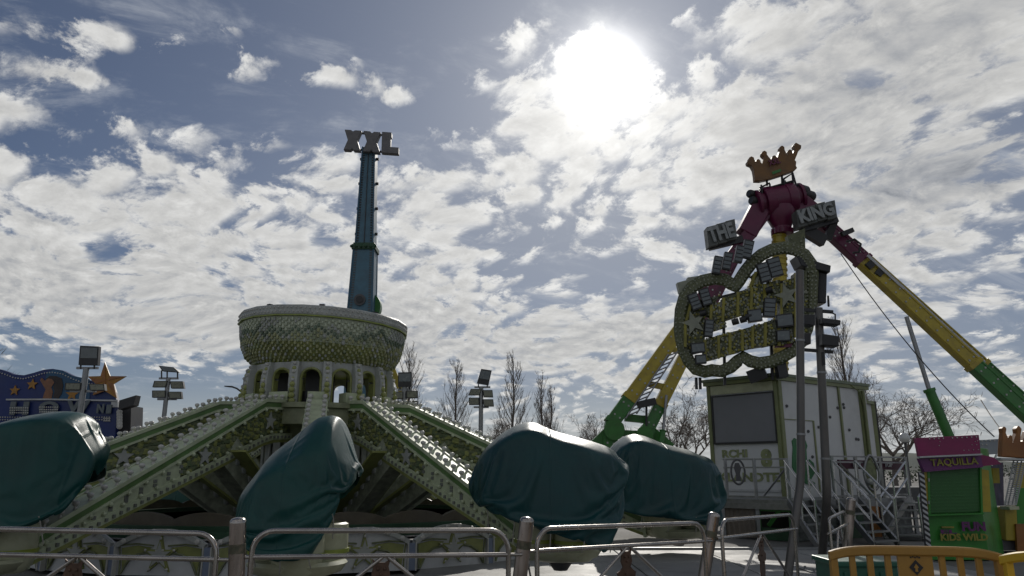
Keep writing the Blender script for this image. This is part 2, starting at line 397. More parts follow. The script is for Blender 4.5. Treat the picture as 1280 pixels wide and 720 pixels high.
sl = bpy.data.lights.new('sun', 'SUN'); sl.energy = SUN_E; sl.angle = R(.6); sl.color = (1.0, .95, .87)
so_ = bpy.data.objects.new('sun', sl); COL.objects.link(so_); so_.rotation_euler = SUN.to_track_quat('Z', 'Y').to_euler(); so_.location = (0, 0, 40)

cam = bpy.data.cameras.new('camera'); cam.sensor_width = 36; cam.lens = 36*F_PX/1280; cam.clip_end = 9000; cam.clip_start = .05
co_ = bpy.data.objects.new('camera', cam); COL.objects.link(co_); co_.location = (0, 0, EYE); co_.rotation_euler = (PI/2 + PITCH, 0, 0)
scene.camera = co_
scene.view_settings.view_transform = 'Standard'; scene.view_settings.look = 'None'; scene.view_settings.gamma = 1; scene.view_settings.exposure = 0
scene.cycles.use_denoising = True; scene.cycles.max_bounces = 6; scene.cycles.sample_clamp_indirect = 6
# ------------------------------------------------------------------ ground
def ground_mat():
    m = mat('asphalt_lot', (0.17,0.165,0.155), .8, var=.25, vscale=.35, dirt=.5, dcol=(0.11,0.105,0.10), dscale=.9, bump=.4, bscale=35, spec=.15)
    return m
g = MB()
g.add([(-4000,-300,0),(4000,-300,0),(4000,5000,0),(-4000,5000,0)], [(0,1,2,3)])
tag(g.build('ground', ground_mat(), smooth=0), kind='structure')
# walkway of metal deck plates round the ride, ribbed
def deck_mat():
    m = mat('deck_plate', (0.27,0.27,0.265), .6, .1, var=.15, vscale=1.2, dirt=.8, dcol=(0.13,0.125,0.12), dscale=1.1, rvar=.12)
    nt = m.node_tree; b = nt.nodes['Principled BSDF']; tc = nt.nodes.new('ShaderNodeTexCoord')
    w = nt.nodes.new('ShaderNodeTexWave'); w.inputs['Scale'].default_value = 7.0; w.bands_direction = 'DIAGONAL'
    nt.links.new(tc.outputs['Object'], w.inputs['Vector'])
    bp = nt.nodes.new('ShaderNodeBump'); bp.inputs['Strength'].default_value = .55; bp.inputs['Distance'].default_value = .02
    nt.links.new(w.outputs['Fac'], bp.inputs['Height']); nt.links.new(bp.outputs[0], b.inputs['Normal'])
    return m
M['deck'] = deck_mat()
dk = MB()
for i, x in enumerate((-1.5, 0.3, 2.1, 3.9, 5.7)):
    for j, y in enumerate((7.6, 9.7, 11.8, 13.9)):
        if i == 4 and j < 1: continue
        dk.box((x+.88, y+1.03, .03), (1.775, 2.07, .06))
tag(dk.build('walkway', M['deck'], smooth=0, bevel=.008), kind='structure')
kb = MB(); kb.box((3.2, 16.13, .05), (9.5, .12, .1)); tag(kb.build('kerb', M['galv'], smooth=0), kind='structure')
# hills on the horizon
h = MB(); rows = []
nx = 160
for j in range(9):
    row = []
    for i in range(nx+1):
        x = -3600 + 7200*i/nx; t = j/8.0
        hh = 40 + 75*noise.noise((x*.0011, 3.1, 0)) + 28*noise.noise((x*.004, 7.7, .3)) + 6*noise.noise((x*.02, t*5, 1))
        hh = max(8, hh*.7 + 75*math.exp(-((x-1650)/420)**2) + 95*math.exp(-((x-330)/260)**2))
        row.append((x, 2900 + 700*t, hh*math.sin(min(1, t*1.25)*PI/2) - .5))
    rows.append(row)
h.grid(rows)
tag(h.build('hills', mat('hillside', (0.045,0.06,0.05), .9, var=.4, vscale=.004, dirt=.5, dcol=(0.1,0.09,0.06), dscale=.003), smooth=60), kind='structure')

# far belt of scrub along the edge of the lot
sb_ = MB(); q_ = random.Random(77)
for i in range(9000):
    x = q_.uniform(-130, 130); y = 128 + q_.uniform(-5, 5); top = 2.6 + 1.6*noise.noise((x*.07, 0, 3)) + .8*noise.noise((x*.4, 1, 3))
    z = top*q_.random()**.7; s = q_.uniform(.12, .34); a = Vector((q_.uniform(-1,1), q_.uniform(-1,1), q_.uniform(-1,1))).normalized(); b = a.cross(Vector((q_.uniform(-1,1), q_.uniform(-1,1), q_.uniform(-1,1)))).normalized()
    c = Vector((x, y, max(.02, z))); sb_.add([c-a*s, c+b*s*.6, c+a*s, c-b*s*.6], [(0,1,2,3)])
tag(sb_.build('scrub_belt', mat('scrub', (0.06,0.075,0.04), .8, var=.5, vscale=.3), smooth=0, recalc=False), 'far belt of low dark scrub along the back of the lot', 'scrub', None, 'stuff')
# ------------------------------------------------------------------ the octopus ride
CX, CY = -4.65, 18.0
ride = thing('octopus_ride', 'large pale green octopus ride with flared bowl, arcaded hub and lamp studded arms', 'fairground ride', (CX, CY, 0))
LD = lambda r, t, z: Vector((t, -r, z))                # local frame of an arm pointing to -Y
def lp(prof, r):
    for (r0, z0), (r1, z1) in zip(prof, prof[1:]):
        if r <= r1: return z0 + (z1-z0)*(r-r0)/(r1-r0)
    return prof[-1][1]
def rl(parent_name, mb, mats, parent, **k):            # mesh given in the ride's own coordinates
    return mb.build(parent_name, mats, parent, local=True, **k)

# --- round stage and skirt
st = MB()
st.lathe([(0,.2),(5.9,.2),(5.9,.5),(5.75,.52),(0,.52)], n=72)
rl('stage', st, M['dgrey'], ride)
dp = MB()
for k in range(24):
    a0, a1 = 2*PI*k/24+.006, 2*PI*(k+1)/24-.006
    for r0, r1 in ((2.7, 4.2), (4.22, 5.7)):
        vs = [(r*math.sin(a), -r*math.cos(a), .55) for r, a in ((r0,a0),(r1,a0),(r1,a1),(r0,a1))]
        dp.prism(vs, (0,0,.012))
rl('deck_plates', dp, M['deck'], ride, smooth=0)
# low rails and beams on the stage edge
rb = MB()
for z, r, w in ((.60,5.55,.12),(.66,4.6,.10)):
    rb.lathe([(r-w,z-w/2),(r,z-w/2),(r,z+w/2),(r-w,z+w/2),(r-w,z-w/2)], n=72)
rl('stage_ring', rb, M['dkgreen'], ride, smooth=30)
wf = MB(); n_ = 288
rows = []
for i in range(n_+1):
    a = 2*PI*i/n_; z = .80+.12*abs(math.sin(a*12))**.7
    rows.append([cp_ for cp_ in (Vector((4.75*math.sin(a),-4.75*math.cos(a),.57)), Vector((4.75*math.sin(a),-4.75*math.cos(a),z)), Vector((4.68*math.sin(a),-4.68*math.cos(a),z+.01)), Vector((4.68*math.sin(a),-4.68*math.cos(a),.57)))])
wf.grid(rows); rl('inner_scallop_board', wf, mat('board_brown', (0.10,0.085,0.06), .5, var=.3, dirt=.5), ride, smooth=40)
gr = MB(); gr.lathe([(5.2,.53),(5.3,.53),(5.3,.74),(5.2,.74),(5.2,.53)], n=72); rl('kick_board', gr, M['dkgreen'], ride)

# scalloped skirt panels, each with a border of bulbs, a star and curved ribs
PW = 2*6.0*math.sin(PI/24)
def scallop(x):
    t = abs(x)/(PW/2)
    return .74 - .30*max(0, t-.12)**1.7 - (.0 if t < .93 else .0)
sk = MB()
xs = [-PW/2+.05 + (PW-.1)*i/24 for i in range(25)]
top = [Vector((x, 0, scallop(x))) for x in xs]
sk.prism([Vector((xs[0],0,.06))] + top + [Vector((xs[-1],0,.06))], (0,.05,0), 0)
outer = [p + Vector((0,-.03,-.03)) for p in top]
for a, b in zip(outer, outer[1:]): sk.bar(a, b, .07, .075, (0,0,1), 1)
for i in range(2, 25, 4): sk.ball(outer[i] + Vector((0,-.04,0)), .045, 8, 5, 2, (1,.7,1))
for s in (-1, 1):
    # olive field between the ribs, standing a little off the panel
    pts = [Vector((s*.16,-.012,.47)), Vector((s*.40,-.012,.50)), Vector((s*.66,-.012,.46)), Vector((s*.62,-.012,.10)), Vector((s*.50,-.012,.28)), Vector((s*.30,-.012,.38))]
    sk.prism(pts, (0,.01,0), 3)
    sk.tube([Vector((s*.08,-.03,.30)), Vector((s*.20,-.03,.395)), Vector((s*.38,-.03,.37)), Vector((s*.52,-.03,.28)), Vector((s*.63,-.03,.08))], .018, 5, 4)
    sk.tube([Vector((s*.70,-.02,.52)), Vector((s*.66,-.02,.30)), Vector((s*.655,-.02,.07))], .014, 5, 4)
    sk.tube([Vector((s*.12,-.03,.50)), Vector((s*.40,-.03,.525)), Vector((s*.70,-.03,.50))], .014, 5, 4)
star = MB()
def starpoly(c, r, r2, n=5, ph=PI/2): return [(c[0]+(r if i % 2 == 0 else r2)*math.cos(ph+PI*i/n), c[1]+(r if i % 2 == 0 else r2)*math.sin(ph+PI*i/n)) for i in range(2*n)]
star.prism([Vector((x,-.05,z)) for x, z in starpoly((0,.36), .30, .10)], (0,.045,0), 0)
star.prism([Vector((x,-.075,z)) for x, z in starpoly((0,.36), .20, .07)], (0,.025,0), 1)
for x, z in starpoly((0,.36), .25, .09): star.ball((x,-.055,z), .022, 6, 4, 2)
pil = MB()
pil.box((PW/2, -.02, .27), (.11, .06, .42), mi=0)
for dx in (-.065, .065): pil.box((PW/2+dx, -.03, .27), (.02, .08, .44), mi=1)
M['skirtgrey'] = mat('skirt_grey', (0.52,0.53,0.54), .5, var=.12, dirt=.35, dcol=(0.25,0.25,0.23), dscale=2)
first = None
for k in range(24):
    a = 2*PI*(k+.5)/24
    if math.cos(a) < -.35: continue
    mw_loc = (6.0*math.sin(a)*math.cos(PI/24), -6.0*math.cos(a)*math.cos(PI/24), 0)
    if first is None:
        p = rl('skirt_panel', sk, [M['skirtgrey'], M['grey'], M['bulb'], M['olive'], M['olivedk']], ride, smooth=30)
        s_ = rl('star', star, [M['olive'], M['grey'], M['bulb']], p); q = rl('divider_post', pil, [M['pilaster'], M['white']], p, smooth=0)
        first = (p, s_, q)
    else:
        p = copy_part(first[0], ride); copy_part(first[1], p); copy_part(first[2], p)
    p.location = mw_loc; p.rotation_euler = (0,0,a)

# --- drum under the arcade
dr = MB()
dr.lathe([(1.75,.52),(1.75,.9),(1.25,1.0),(1.15,2.2),(1.5,2.55),(1.85,2.62),(1.85,2.95),(1.95,2.97),(1.95,3.08),(1.55,3.10)], n=36)
rl('drum', dr, mat('drum_paint', (0.28,0.30,0.18), .5, var=.3, vscale=4, dirt=.5, dcol=(0.04,0.045,0.02)), ride)
dd = MB()
for k in range(24):
    a = 2*PI*k/24
    dd.prism([Vector((1.22*math.sin(a+t)+0, -1.22*math.cos(a+t), z)) for t, z in ((-.09,1.05),(.09,1.05),(.09,2.3),(0,2.42),(-.09,2.3))], (.03*math.sin(a), -.03*math.cos(a), 0))
rl('drum_panel', dd, M['grey'], ride, smooth=0)
# --- arcade of arched openings
NB, RA, Z0, Z1 = 15, 1.60, 3.06, 4.0
ar = MB()
def cyl_pt(r, a, z): return Vector((r*math.sin(a), -r*math.cos(a), z))
def arch_h(t):          # height of the opening at t in -1..1, None outside
    return 3.64 + .19*math.sqrt(max(0, 1-t*t))
ow = .62                # share of a bay that is open
for k in range(NB):
    ac = 2*PI*k/NB + .12; hb = PI/NB
    n = 10
    for r in (RA, RA-.13):
        for i in range(n):
            t0, t1 = -1+2*i/n, -1+2*(i+1)/n
            A = [cyl_pt(r, ac+hb*ow*t, z) for t, z in ((t0,arch_h(t0)),(t1,arch_h(t1)),(t1,Z1),(t0,Z1))]
            ar.add(A, [(0,1,2,3)], 0)
        for s in (-1, 1):
            a0, a1 = ac+s*hb*ow, ac+s*hb
            ar.add([cyl_pt(r,a0,Z0), cyl_pt(r,a1,Z0), cyl_pt(r,a1,Z1), cyl_pt(r,a0,Z1)], [(0,1,2,3)], 0)
    for i in range(n):
        t0, t1 = -1+2*i/n, -1+2*(i+1)/n
        ar.add([cyl_pt(RA, ac+hb*ow*t0, arch_h(t0)), cyl_pt(RA, ac+hb*ow*t1, arch_h(t1)), cyl_pt(RA-.13, ac+hb*ow*t1, arch_h(t1)), cyl_pt(RA-.13, ac+hb*ow*t0, arch_h(t0))], [(0,1,2,3)], 1)
    for s in (-1, 1):
        a0 = ac+s*hb*ow
        ar.add([cyl_pt(RA,a0,Z0), cyl_pt(RA,a0,3.6), cyl_pt(RA-.13,a0,3.6), cyl_pt(RA-.13,a0,Z0)], [(0,1,2,3)], 1)
    # raised olive moulding round the opening
    pts = [cyl_pt(RA+.015, ac-hb*ow*1.05, Z0)] + [cyl_pt(RA+.015, ac+hb*ow*1.05*t, arch_h(t)+.02) for t in [-1+2*i/12 for i in range(13)]] + [cyl_pt(RA+.015, ac+hb*ow*1.05, Z0)]
    ar.tube(pts, .03, 6, 1, cap=False)
rl('arcade', ar, [M['grey'], M['olive']], ride, smooth=40)
inn = MB(); inn.lathe([(.34,3.1),(.34,4.1)], n=16); rl('motor_column', inn, M['dgrey'], ride, smooth=40)
for c_, s_ in (((.75,.25,3.5),(.3,.3,.8)),((-.6,.5,3.3),(.5,.3,.5)),((-.75,-.4,3.5),(.55,.1,.8)),((.15,-.9,3.5),(.5,.08,.8))):
    inn = MB(); inn.box(c_, s_); rl('motor_box', inn, M['dgrey'], ride, smooth=0)
pc = MB()
for k in range(NB):
    a = 2*PI*(k+.5)/NB + .12
    if k: continue
    for i in range(10):
        z = Z0 + (Z1-Z0)*(i+.5)/10; b = .10*math.sin(PI*(i+.5)/10)**.8
        rot = Matrix.Rotation(a, 3, 'Z')
        pc.box(cyl_pt(RA+.03+b*.5, a, z), (.20-.02*abs(i-4.5)/4.5, .10+b, (Z1-Z0)/10*.98), rot, 0)
        if i % 2 == 1: pc.ball(cyl_pt(RA+.09+b, a, z), .042, 7, 5, 1)
pc0 = rl('pilaster', pc, [M['grey'], M['bulb']], ride, smooth=30)
for k in range(1, NB): copy_part(pc0, ride).rotation_euler = (0,0,2*PI*k/NB)
# side scrolls, fatter brackets that break the outline
sc_ = MB()
for k in range(NB):
    a = 2*PI*(k+.5)/NB + .12
    if k: continue
    for i in range(7):
        z = 3.12 + .12*i; sc_.ball(cyl_pt(RA+.16+.05*math.sin(i*.9), a, z), .075-.004*i, 8, 5, 0)
sc0 = rl('scroll_bracket', sc_, M['olive'], ride)
for k in range(1, NB): copy_part(sc0, ride).rotation_euler = (0,0,2*PI*k/NB)
# --- bowl
TILT = Matrix.Rotation(R(2.0), 4, 'Y')
def bt(mb):
    c = Vector((0,0,4.4)); mb.v = [Vector((v.x*BK,v.y*BK,v.z)) for v in mb.v]; mb.v = [TILT.to_3x3() @ (v-c) + c for v in mb.v]; return mb
BK = .965
bprof = [(1.50,3.98),(1.60,3.98),(1.64,4.04),(1.82,4.20),(1.93,4.42),(1.99,4.70),(2.03,4.98)]
bw = MB(); bw.lathe(bprof + [(2.0,5.0),(1.9,5.0),(1.7,4.4),(0,4.3)], n=64, mifn=lambda i: 2 if i < 2 else (1 if i < 4 else 0) if i < 6 else 3)
M['bowlpale'] = mat('bowl_pale', (0.46,0.50,0.38), .5, var=.15, vscale=4, dirt=.5, dcol=(0.20,0.22,0.16), dscale=4)
rl('bowl', bt(bw), [M['bowlpale'], M['olive'], M['lime'], M['dgrey']], ride, smooth=40)
rim = MB(); rim.lathe([(2.0,4.985),(2.07,4.985),(2.09,5.02),(2.09,5.19),(2.06,5.22),(1.98,5.22),(1.96,5.0)], n=20)
for k in range(120):
    for z in (5.06, 5.15):
        a = 2*PI*(k+(.5 if z > 5.1 else 0))/120
        # studs sit on the facet
        f = math.cos(PI/20)/math.cos(((a+PI/20*0) % (2*PI/20)) - PI/20)
        rim.ball(cyl_pt(2.095*f, a+PI/2, z), .024, 5, 4, 1)
rl('rim', bt(rim), [M['grey'], M['bulb']], ride, smooth=25)
tr = MB(); tr.lathe([(2.075,4.965),(2.11,4.965),(2.11,4.99),(2.075,4.99),(2.075,4.965)], n=20); rl('rim_trim', bt(tr), M['lime'], ride)
# relief of dripping scales: dark at the top edge, olive lower down
s1, s2 = MB(), MB()
def brad(z): 
    for (r0, z0), (r1, z1) in zip(bprof[2:], bprof[3:]):
        if z <= z1: return r0+(r1-r0)*(z-z0)/(z1-z0)
    return bprof[-1][0]
rows_ = 17
for j in range(rows_):
    z = 4.03 + .058*j; n = 84
    for k in range(n):
        a = 2*PI*(k+.5*(j % 2))/n
        edge = 4.60 + .13*abs(((a*8/(2*PI)) % 1)-.5)*2*math.sin(a*5)**2 + .12*noise.noise((a*7, 0, 0)) + .16*max(0, math.sin(a*8))**8
        if z > 4.93: continue
        w_ = rng.random(); tgt = s1
        mi_ = 3 if z > edge+.07 else (0 if z > edge-.05+.05*noise.noise((a*20, z*9, 2)) else (1 if w_ < .55+.3*noise.noise((a*3,z*3,5)) else (2 if w_ < .82 else 3)))
        if mi_ == 3 and z > edge+.07 and noise.noise((a*4, z*3, 8)) < .10: mi_ = 4
        tgt.ball(cyl_pt(brad(z)+.012, a, z), .040+.016*noise.noise((a*30, z*30, 1)), 6, 4, mi_, (.9,.9,1.15))
rl('scale_relief', bt(s1), [mat('drip_green', (0.12,0.16,0.11), .5, var=.4), mat('scale_ochre', (0.30,0.31,0.16), .5, var=.4, vscale=5, dirt=.5, dcol=(0.10,0.11,0.05), dscale=5), mat('scale_olive', (0.21,0.24,0.14), .5, var=.4), M['grey'], M['bowlpale']], ride)
bk = MB()
for k in range(9):
    bk = MB(); bk.box(cyl_pt(1.9, 2*PI*k/9+.2, 5.24), (.12,.09,.07), Matrix.Rotation(2*PI*k/9, 3, 'Z')); rl('rim_block', bt(bk), M['black'], ride)

# --- arms
ATOP = [(1.45,3.16),(2.5,3.10),(7.7,.80)]; ABOT = [(1.45,2.25),(2.3,2.20),(7.7,.38)]; AW = .18
RS = [1.45,1.8,2.15,2.5] + [2.5+5.2*i/13 for i in range(1,14)]
def band(mb, f0, f1, t, th, mi, rs=RS, side=1):
    """a plate on the arm's side between two height functions"""
    for r0, r1 in zip(rs, rs[1:]):
        a, b, c, e = LD(r0,t,f0(r0)), LD(r1,t,f0(r1)), LD(r1,t,f1(r1)), LD(r0,t,f1(r0))
        mb.prism([a,b,c,e], (side*th,0,0), mi)
tp = lambda r: lp(ATOP, r); bo = lambda r: lp(ABOT, r)
am = MB()
for s in (-1, 1):
    band(am, lambda r: tp(r)-.07, tp, s*AW, .035, 1, side=s)                       # pale cap
    band(am, lambda r: tp(r)-.17, lambda r: tp(r)-.073, s*AW, .012, 2, side=s)     # green band
    band(am, lambda r: tp(r)-.22, lambda r: tp(r)-.173, s*AW, .03, 1, side=s)      # pale moulding
    band(am, lambda r: bo(r)+.06, lambda r: bo(r)+.19, s*AW, .025, 1, side=s)      # lower pale band
    band(am, bo, lambda r: bo(r)+.057, s*AW, .015, 3, side=s)
    for i in range(44):                                                            # studs
        r = 1.6 + 6.0*i/43
        am.box(LD(r, s*(AW+.035), bo(r)+.115), (.03,.05,.05), mi=4)
    for i in range(17):
        r = 1.8 + 5.7*i/16
        am.ball(LD(r, s*(AW+.03), tp(r)-.235), .04, 6, 4, 1); am.ball(LD(r+.1, s*(AW+.03), bo(r+.1)+.22), .038, 6, 4, 1)
for r0, r1 in zip(RS, RS[1:]):                                                     # top and underside
    am.prism([LD(r0,-AW,tp(r0)-.03), LD(r1,-AW,tp(r1)-.03), LD(r1,AW,tp(r1)-.03), LD(r0,AW,tp(r0)-.03)], (0,0,.012), 1)
    am.prism([LD(r0,-AW,bo(r0)+.02), LD(r1,-AW,bo(r1)+.02), LD(r1,AW,bo(r1)+.02), LD(r0,AW,bo(r0)+.02)], (0,0,.012), 3)
am.box(LD(7.72, 0, .6), (.40,.05,.5), mi=1)
am.box(LD(1.62, 0, 3.22), (.46,.34,.2), mi=1)
# outer box girder: plain pale plates with dark slots
RS2 = [r for r in RS if r >= 4.7]
for s in (-1, 1):
    band(am, lambda r: bo(r)+.19, lambda r: tp(r)-.22, s*(AW-.02), .02, 1, RS2, s)
    for i in range(9):
        r = 4.9 + .3*i
        for z in (.33, .62):
            zz_ = bo(r) + .19 + (tp(r)-.22-bo(r)-.19)*z
            if i*z < 3.6: am.box(LD(r, s*(AW+.002), zz_), (.02,.08,.055), mi=4)
M['armgreen'] = mat('arm_green', (0.10,0.19,0.06), .45, var=.25, dirt=.5, dcol=(0.16,0.18,0.10), dscale=4)
M['slot'] = mat('slot_grey', (0.16,0.17,0.15), .5, var=.3)
AM_M = [M['dgrey'], M['armgrey'] if 'armgrey' in M else M.setdefault('armgrey', mat('arm_grey', (0.44,0.49,0.33), .5, var=.15, dirt=.5, dcol=(0.19,0.21,0.13), dscale=3)), M['armgreen'], M['olive'], M['slot']]
sp_ = MB()
for s in (-1, 1):
    band(sp_, lambda r: bo(r)+.19, lambda r: tp(r)-.22, s*(AW-.05), .02, 0, [r for r in RS if r <= 4.9], s)
    q = random.Random(5)
    for i in range(420):
        r = 1.5 + 3.35*q.random(); z = bo(r)+.2 + (tp(r)-bo(r)-.43)*q.random()
        sp_.ball(LD(r, s*(AW-.025), z), .035+.03*q.random(), 5, 3, 1 if q.random() < .45 else (2 if q.random() < .7 else 0), (.5,1.3,.8))
    for r, zf in ((2.3,.5),(4.3,.5)):
        c = LD(r, s*(AW-.01), bo(r)+.2+(tp(r)-bo(r)-.43)*zf)
        sp_.prism([c + Vector((0, y, z)) for y, z in starpoly((0,0), .2, .08)], (s*.03,0,0), 3)
SP_M = [M['olivedk'], M['olive'], mat('leaf_green', (0.09,0.12,0.06), .5, var=.4), M['grey']]
su = MB()
u0, u1 = LD(1.7,0,.72), LD(3.55,0,2.0)
su.bar(u0, u1, .62, .36, (1,0,0), 0)
ax_ = (u1-u0).normalized(); nn = ax_.cross(Vector((1,0,0))).normalized()
for o_ in (-.30, .30):
    su.bar(u0+Vector((o_,0,0)), u1+Vector((o_,0,0)), .045, .42, (1,0,0), 1)
for i in range(7):
    c = u0 + (u1-u0)*(.12+.125*i)
    for sd in (-1, 1): su.ball(c + nn*(sd*.18), .13, 6, 4, 2, (1.2,.5,.7))
    for sd in (-1, 1): su.ball(c + Vector((sd*.19,0,0)), .10, 6, 4, 2, (.4,.9,1.1))
SU_M = [M['strutgrey'] if 'strutgrey' in M else M.setdefault('strutgrey', mat('strut_grey_green', (0.30,0.32,0.25), .5, var=.4, vscale=7, dirt=.5, dcol=(0.12,0.15,0.09), dscale=6)), M['olive'], M['grey']]
cup = MB(); cup.lathe([(.045,0),(.032,.02),(.030,.065),(.055,.085),(.070,.115),(.062,.15),(.03,.168),(0,.170)], n=8)
cup.v = [v*.74 for v in cup.v]
gon = MB()
gon.lathe([(0,.34),(.35,.34),(.55,.40),(.62,.50),(.58,.54),(0,.54)], n=28, mi=0)
gon.lathe([(.1,.2),(.2,.34),(.2,.6)], n=12, mi=1)
GON_M = [M['cream'], M['dgrey']]
tub = MB(); tub.lathe([(0,.36),(.20,.36),(.28,.44),(.32,.62),(.31,.95),(.27,.97),(.25,.6),(0,.5)], n=16, mi=0)
tub.lathe([(.315,.60),(.335,.60),(.335,.65),(.32,.65),(.315,.60)], n=16, mi=1)
TUB_M = [M['cream'], M['lime']]
ANG = [13.5, 40, 72, 102, 132, 162, 192, 222, 252, 282, 314, 345]
RG = 8.35
lampstuff = MB(); arm0 = None; cup0 = None; nl = 0
def arm_rs(): return [1.62 + 5.9*i/24 for i in range(25)]
for ai, A in enumerate(ANG):
    a = R(A)
    if arm0 is None:
        arm = rl('arm', am, AM_M, ride, smooth=30)
        c1 = rl('side_panel', sp_, SP_M, arm, smooth=40); c2 = rl('support_strut', su, SU_M, arm, smooth=40)
        arm0 = (arm, c1, c2)
    else:
        arm = copy_part(arm0[0], ride); copy_part(arm0[1], arm); copy_part(arm0[2], arm)
    arm.rotation_euler = (0,0,a)
    for s in (-1, 1):
        near = (A == 40 and s == 1) or (A == 72 and s == 1) or (A == 345 and s == -1) or (A == 314 and s == 1)
        if A == 345 : near = (s == -1)
        for r in arm_rs():
            p = LD(r, s*(AW-.03), tp(r)-.02)
            if near and nl < 100:
                if cup0 is None: cup0 = rl('lamp_cup', cup, M['bulb'], arm, smooth=50); c = cup0
                else: c = copy_part(cup0, arm)
                c.location = p; nl += 1; c.rotation_euler = (rng.uniform(-.16,.16), rng.uniform(-.16,.16), rng.random()*6)
            else:
                if rng.random() < .03: continue
                q = Matrix.Rotation(a, 3, 'Z') @ p; o = len(lampstuff.v)
                lampstuff.v.extend([v + q for v in cup.v]); lampstuff.f.extend([tuple(i+o for i in f) for f in cup.f]); lampstuff.m.extend([0]*len(cup.f))
    if arm0 is not None and ai == 0:
        go = rl('gondola', gon, GON_M, ride, smooth=40); tb = rl('seat_tub', tub, TUB_M, go, smooth=40)
        tb.location = (.30,.2,0); gon0 = (go, tb); tubs = [tb]
        for q in ((-.30,.2),(.0,-.34),(.0,.36)):
            t2 = copy_part(tb, go); t2.location = (q[0],q[1],0); tubs.append(t2)
    else:
        go = copy_part(gon0[0], ride)
        for t_ in tubs: copy_part(t_, go)
    go.location = (RG*math.sin(a), -RG*math.cos(a), 0); go.rotation_euler = (0,0,a)
ls = rl('lamp_cup_row', lampstuff, M['bulb'], ride, smooth=50); ls['kind'] = 'stuff'
GP = lambda A: Vector((CX + RG*math.sin(R(A)), CY - RG*math.cos(R(A)), 0))

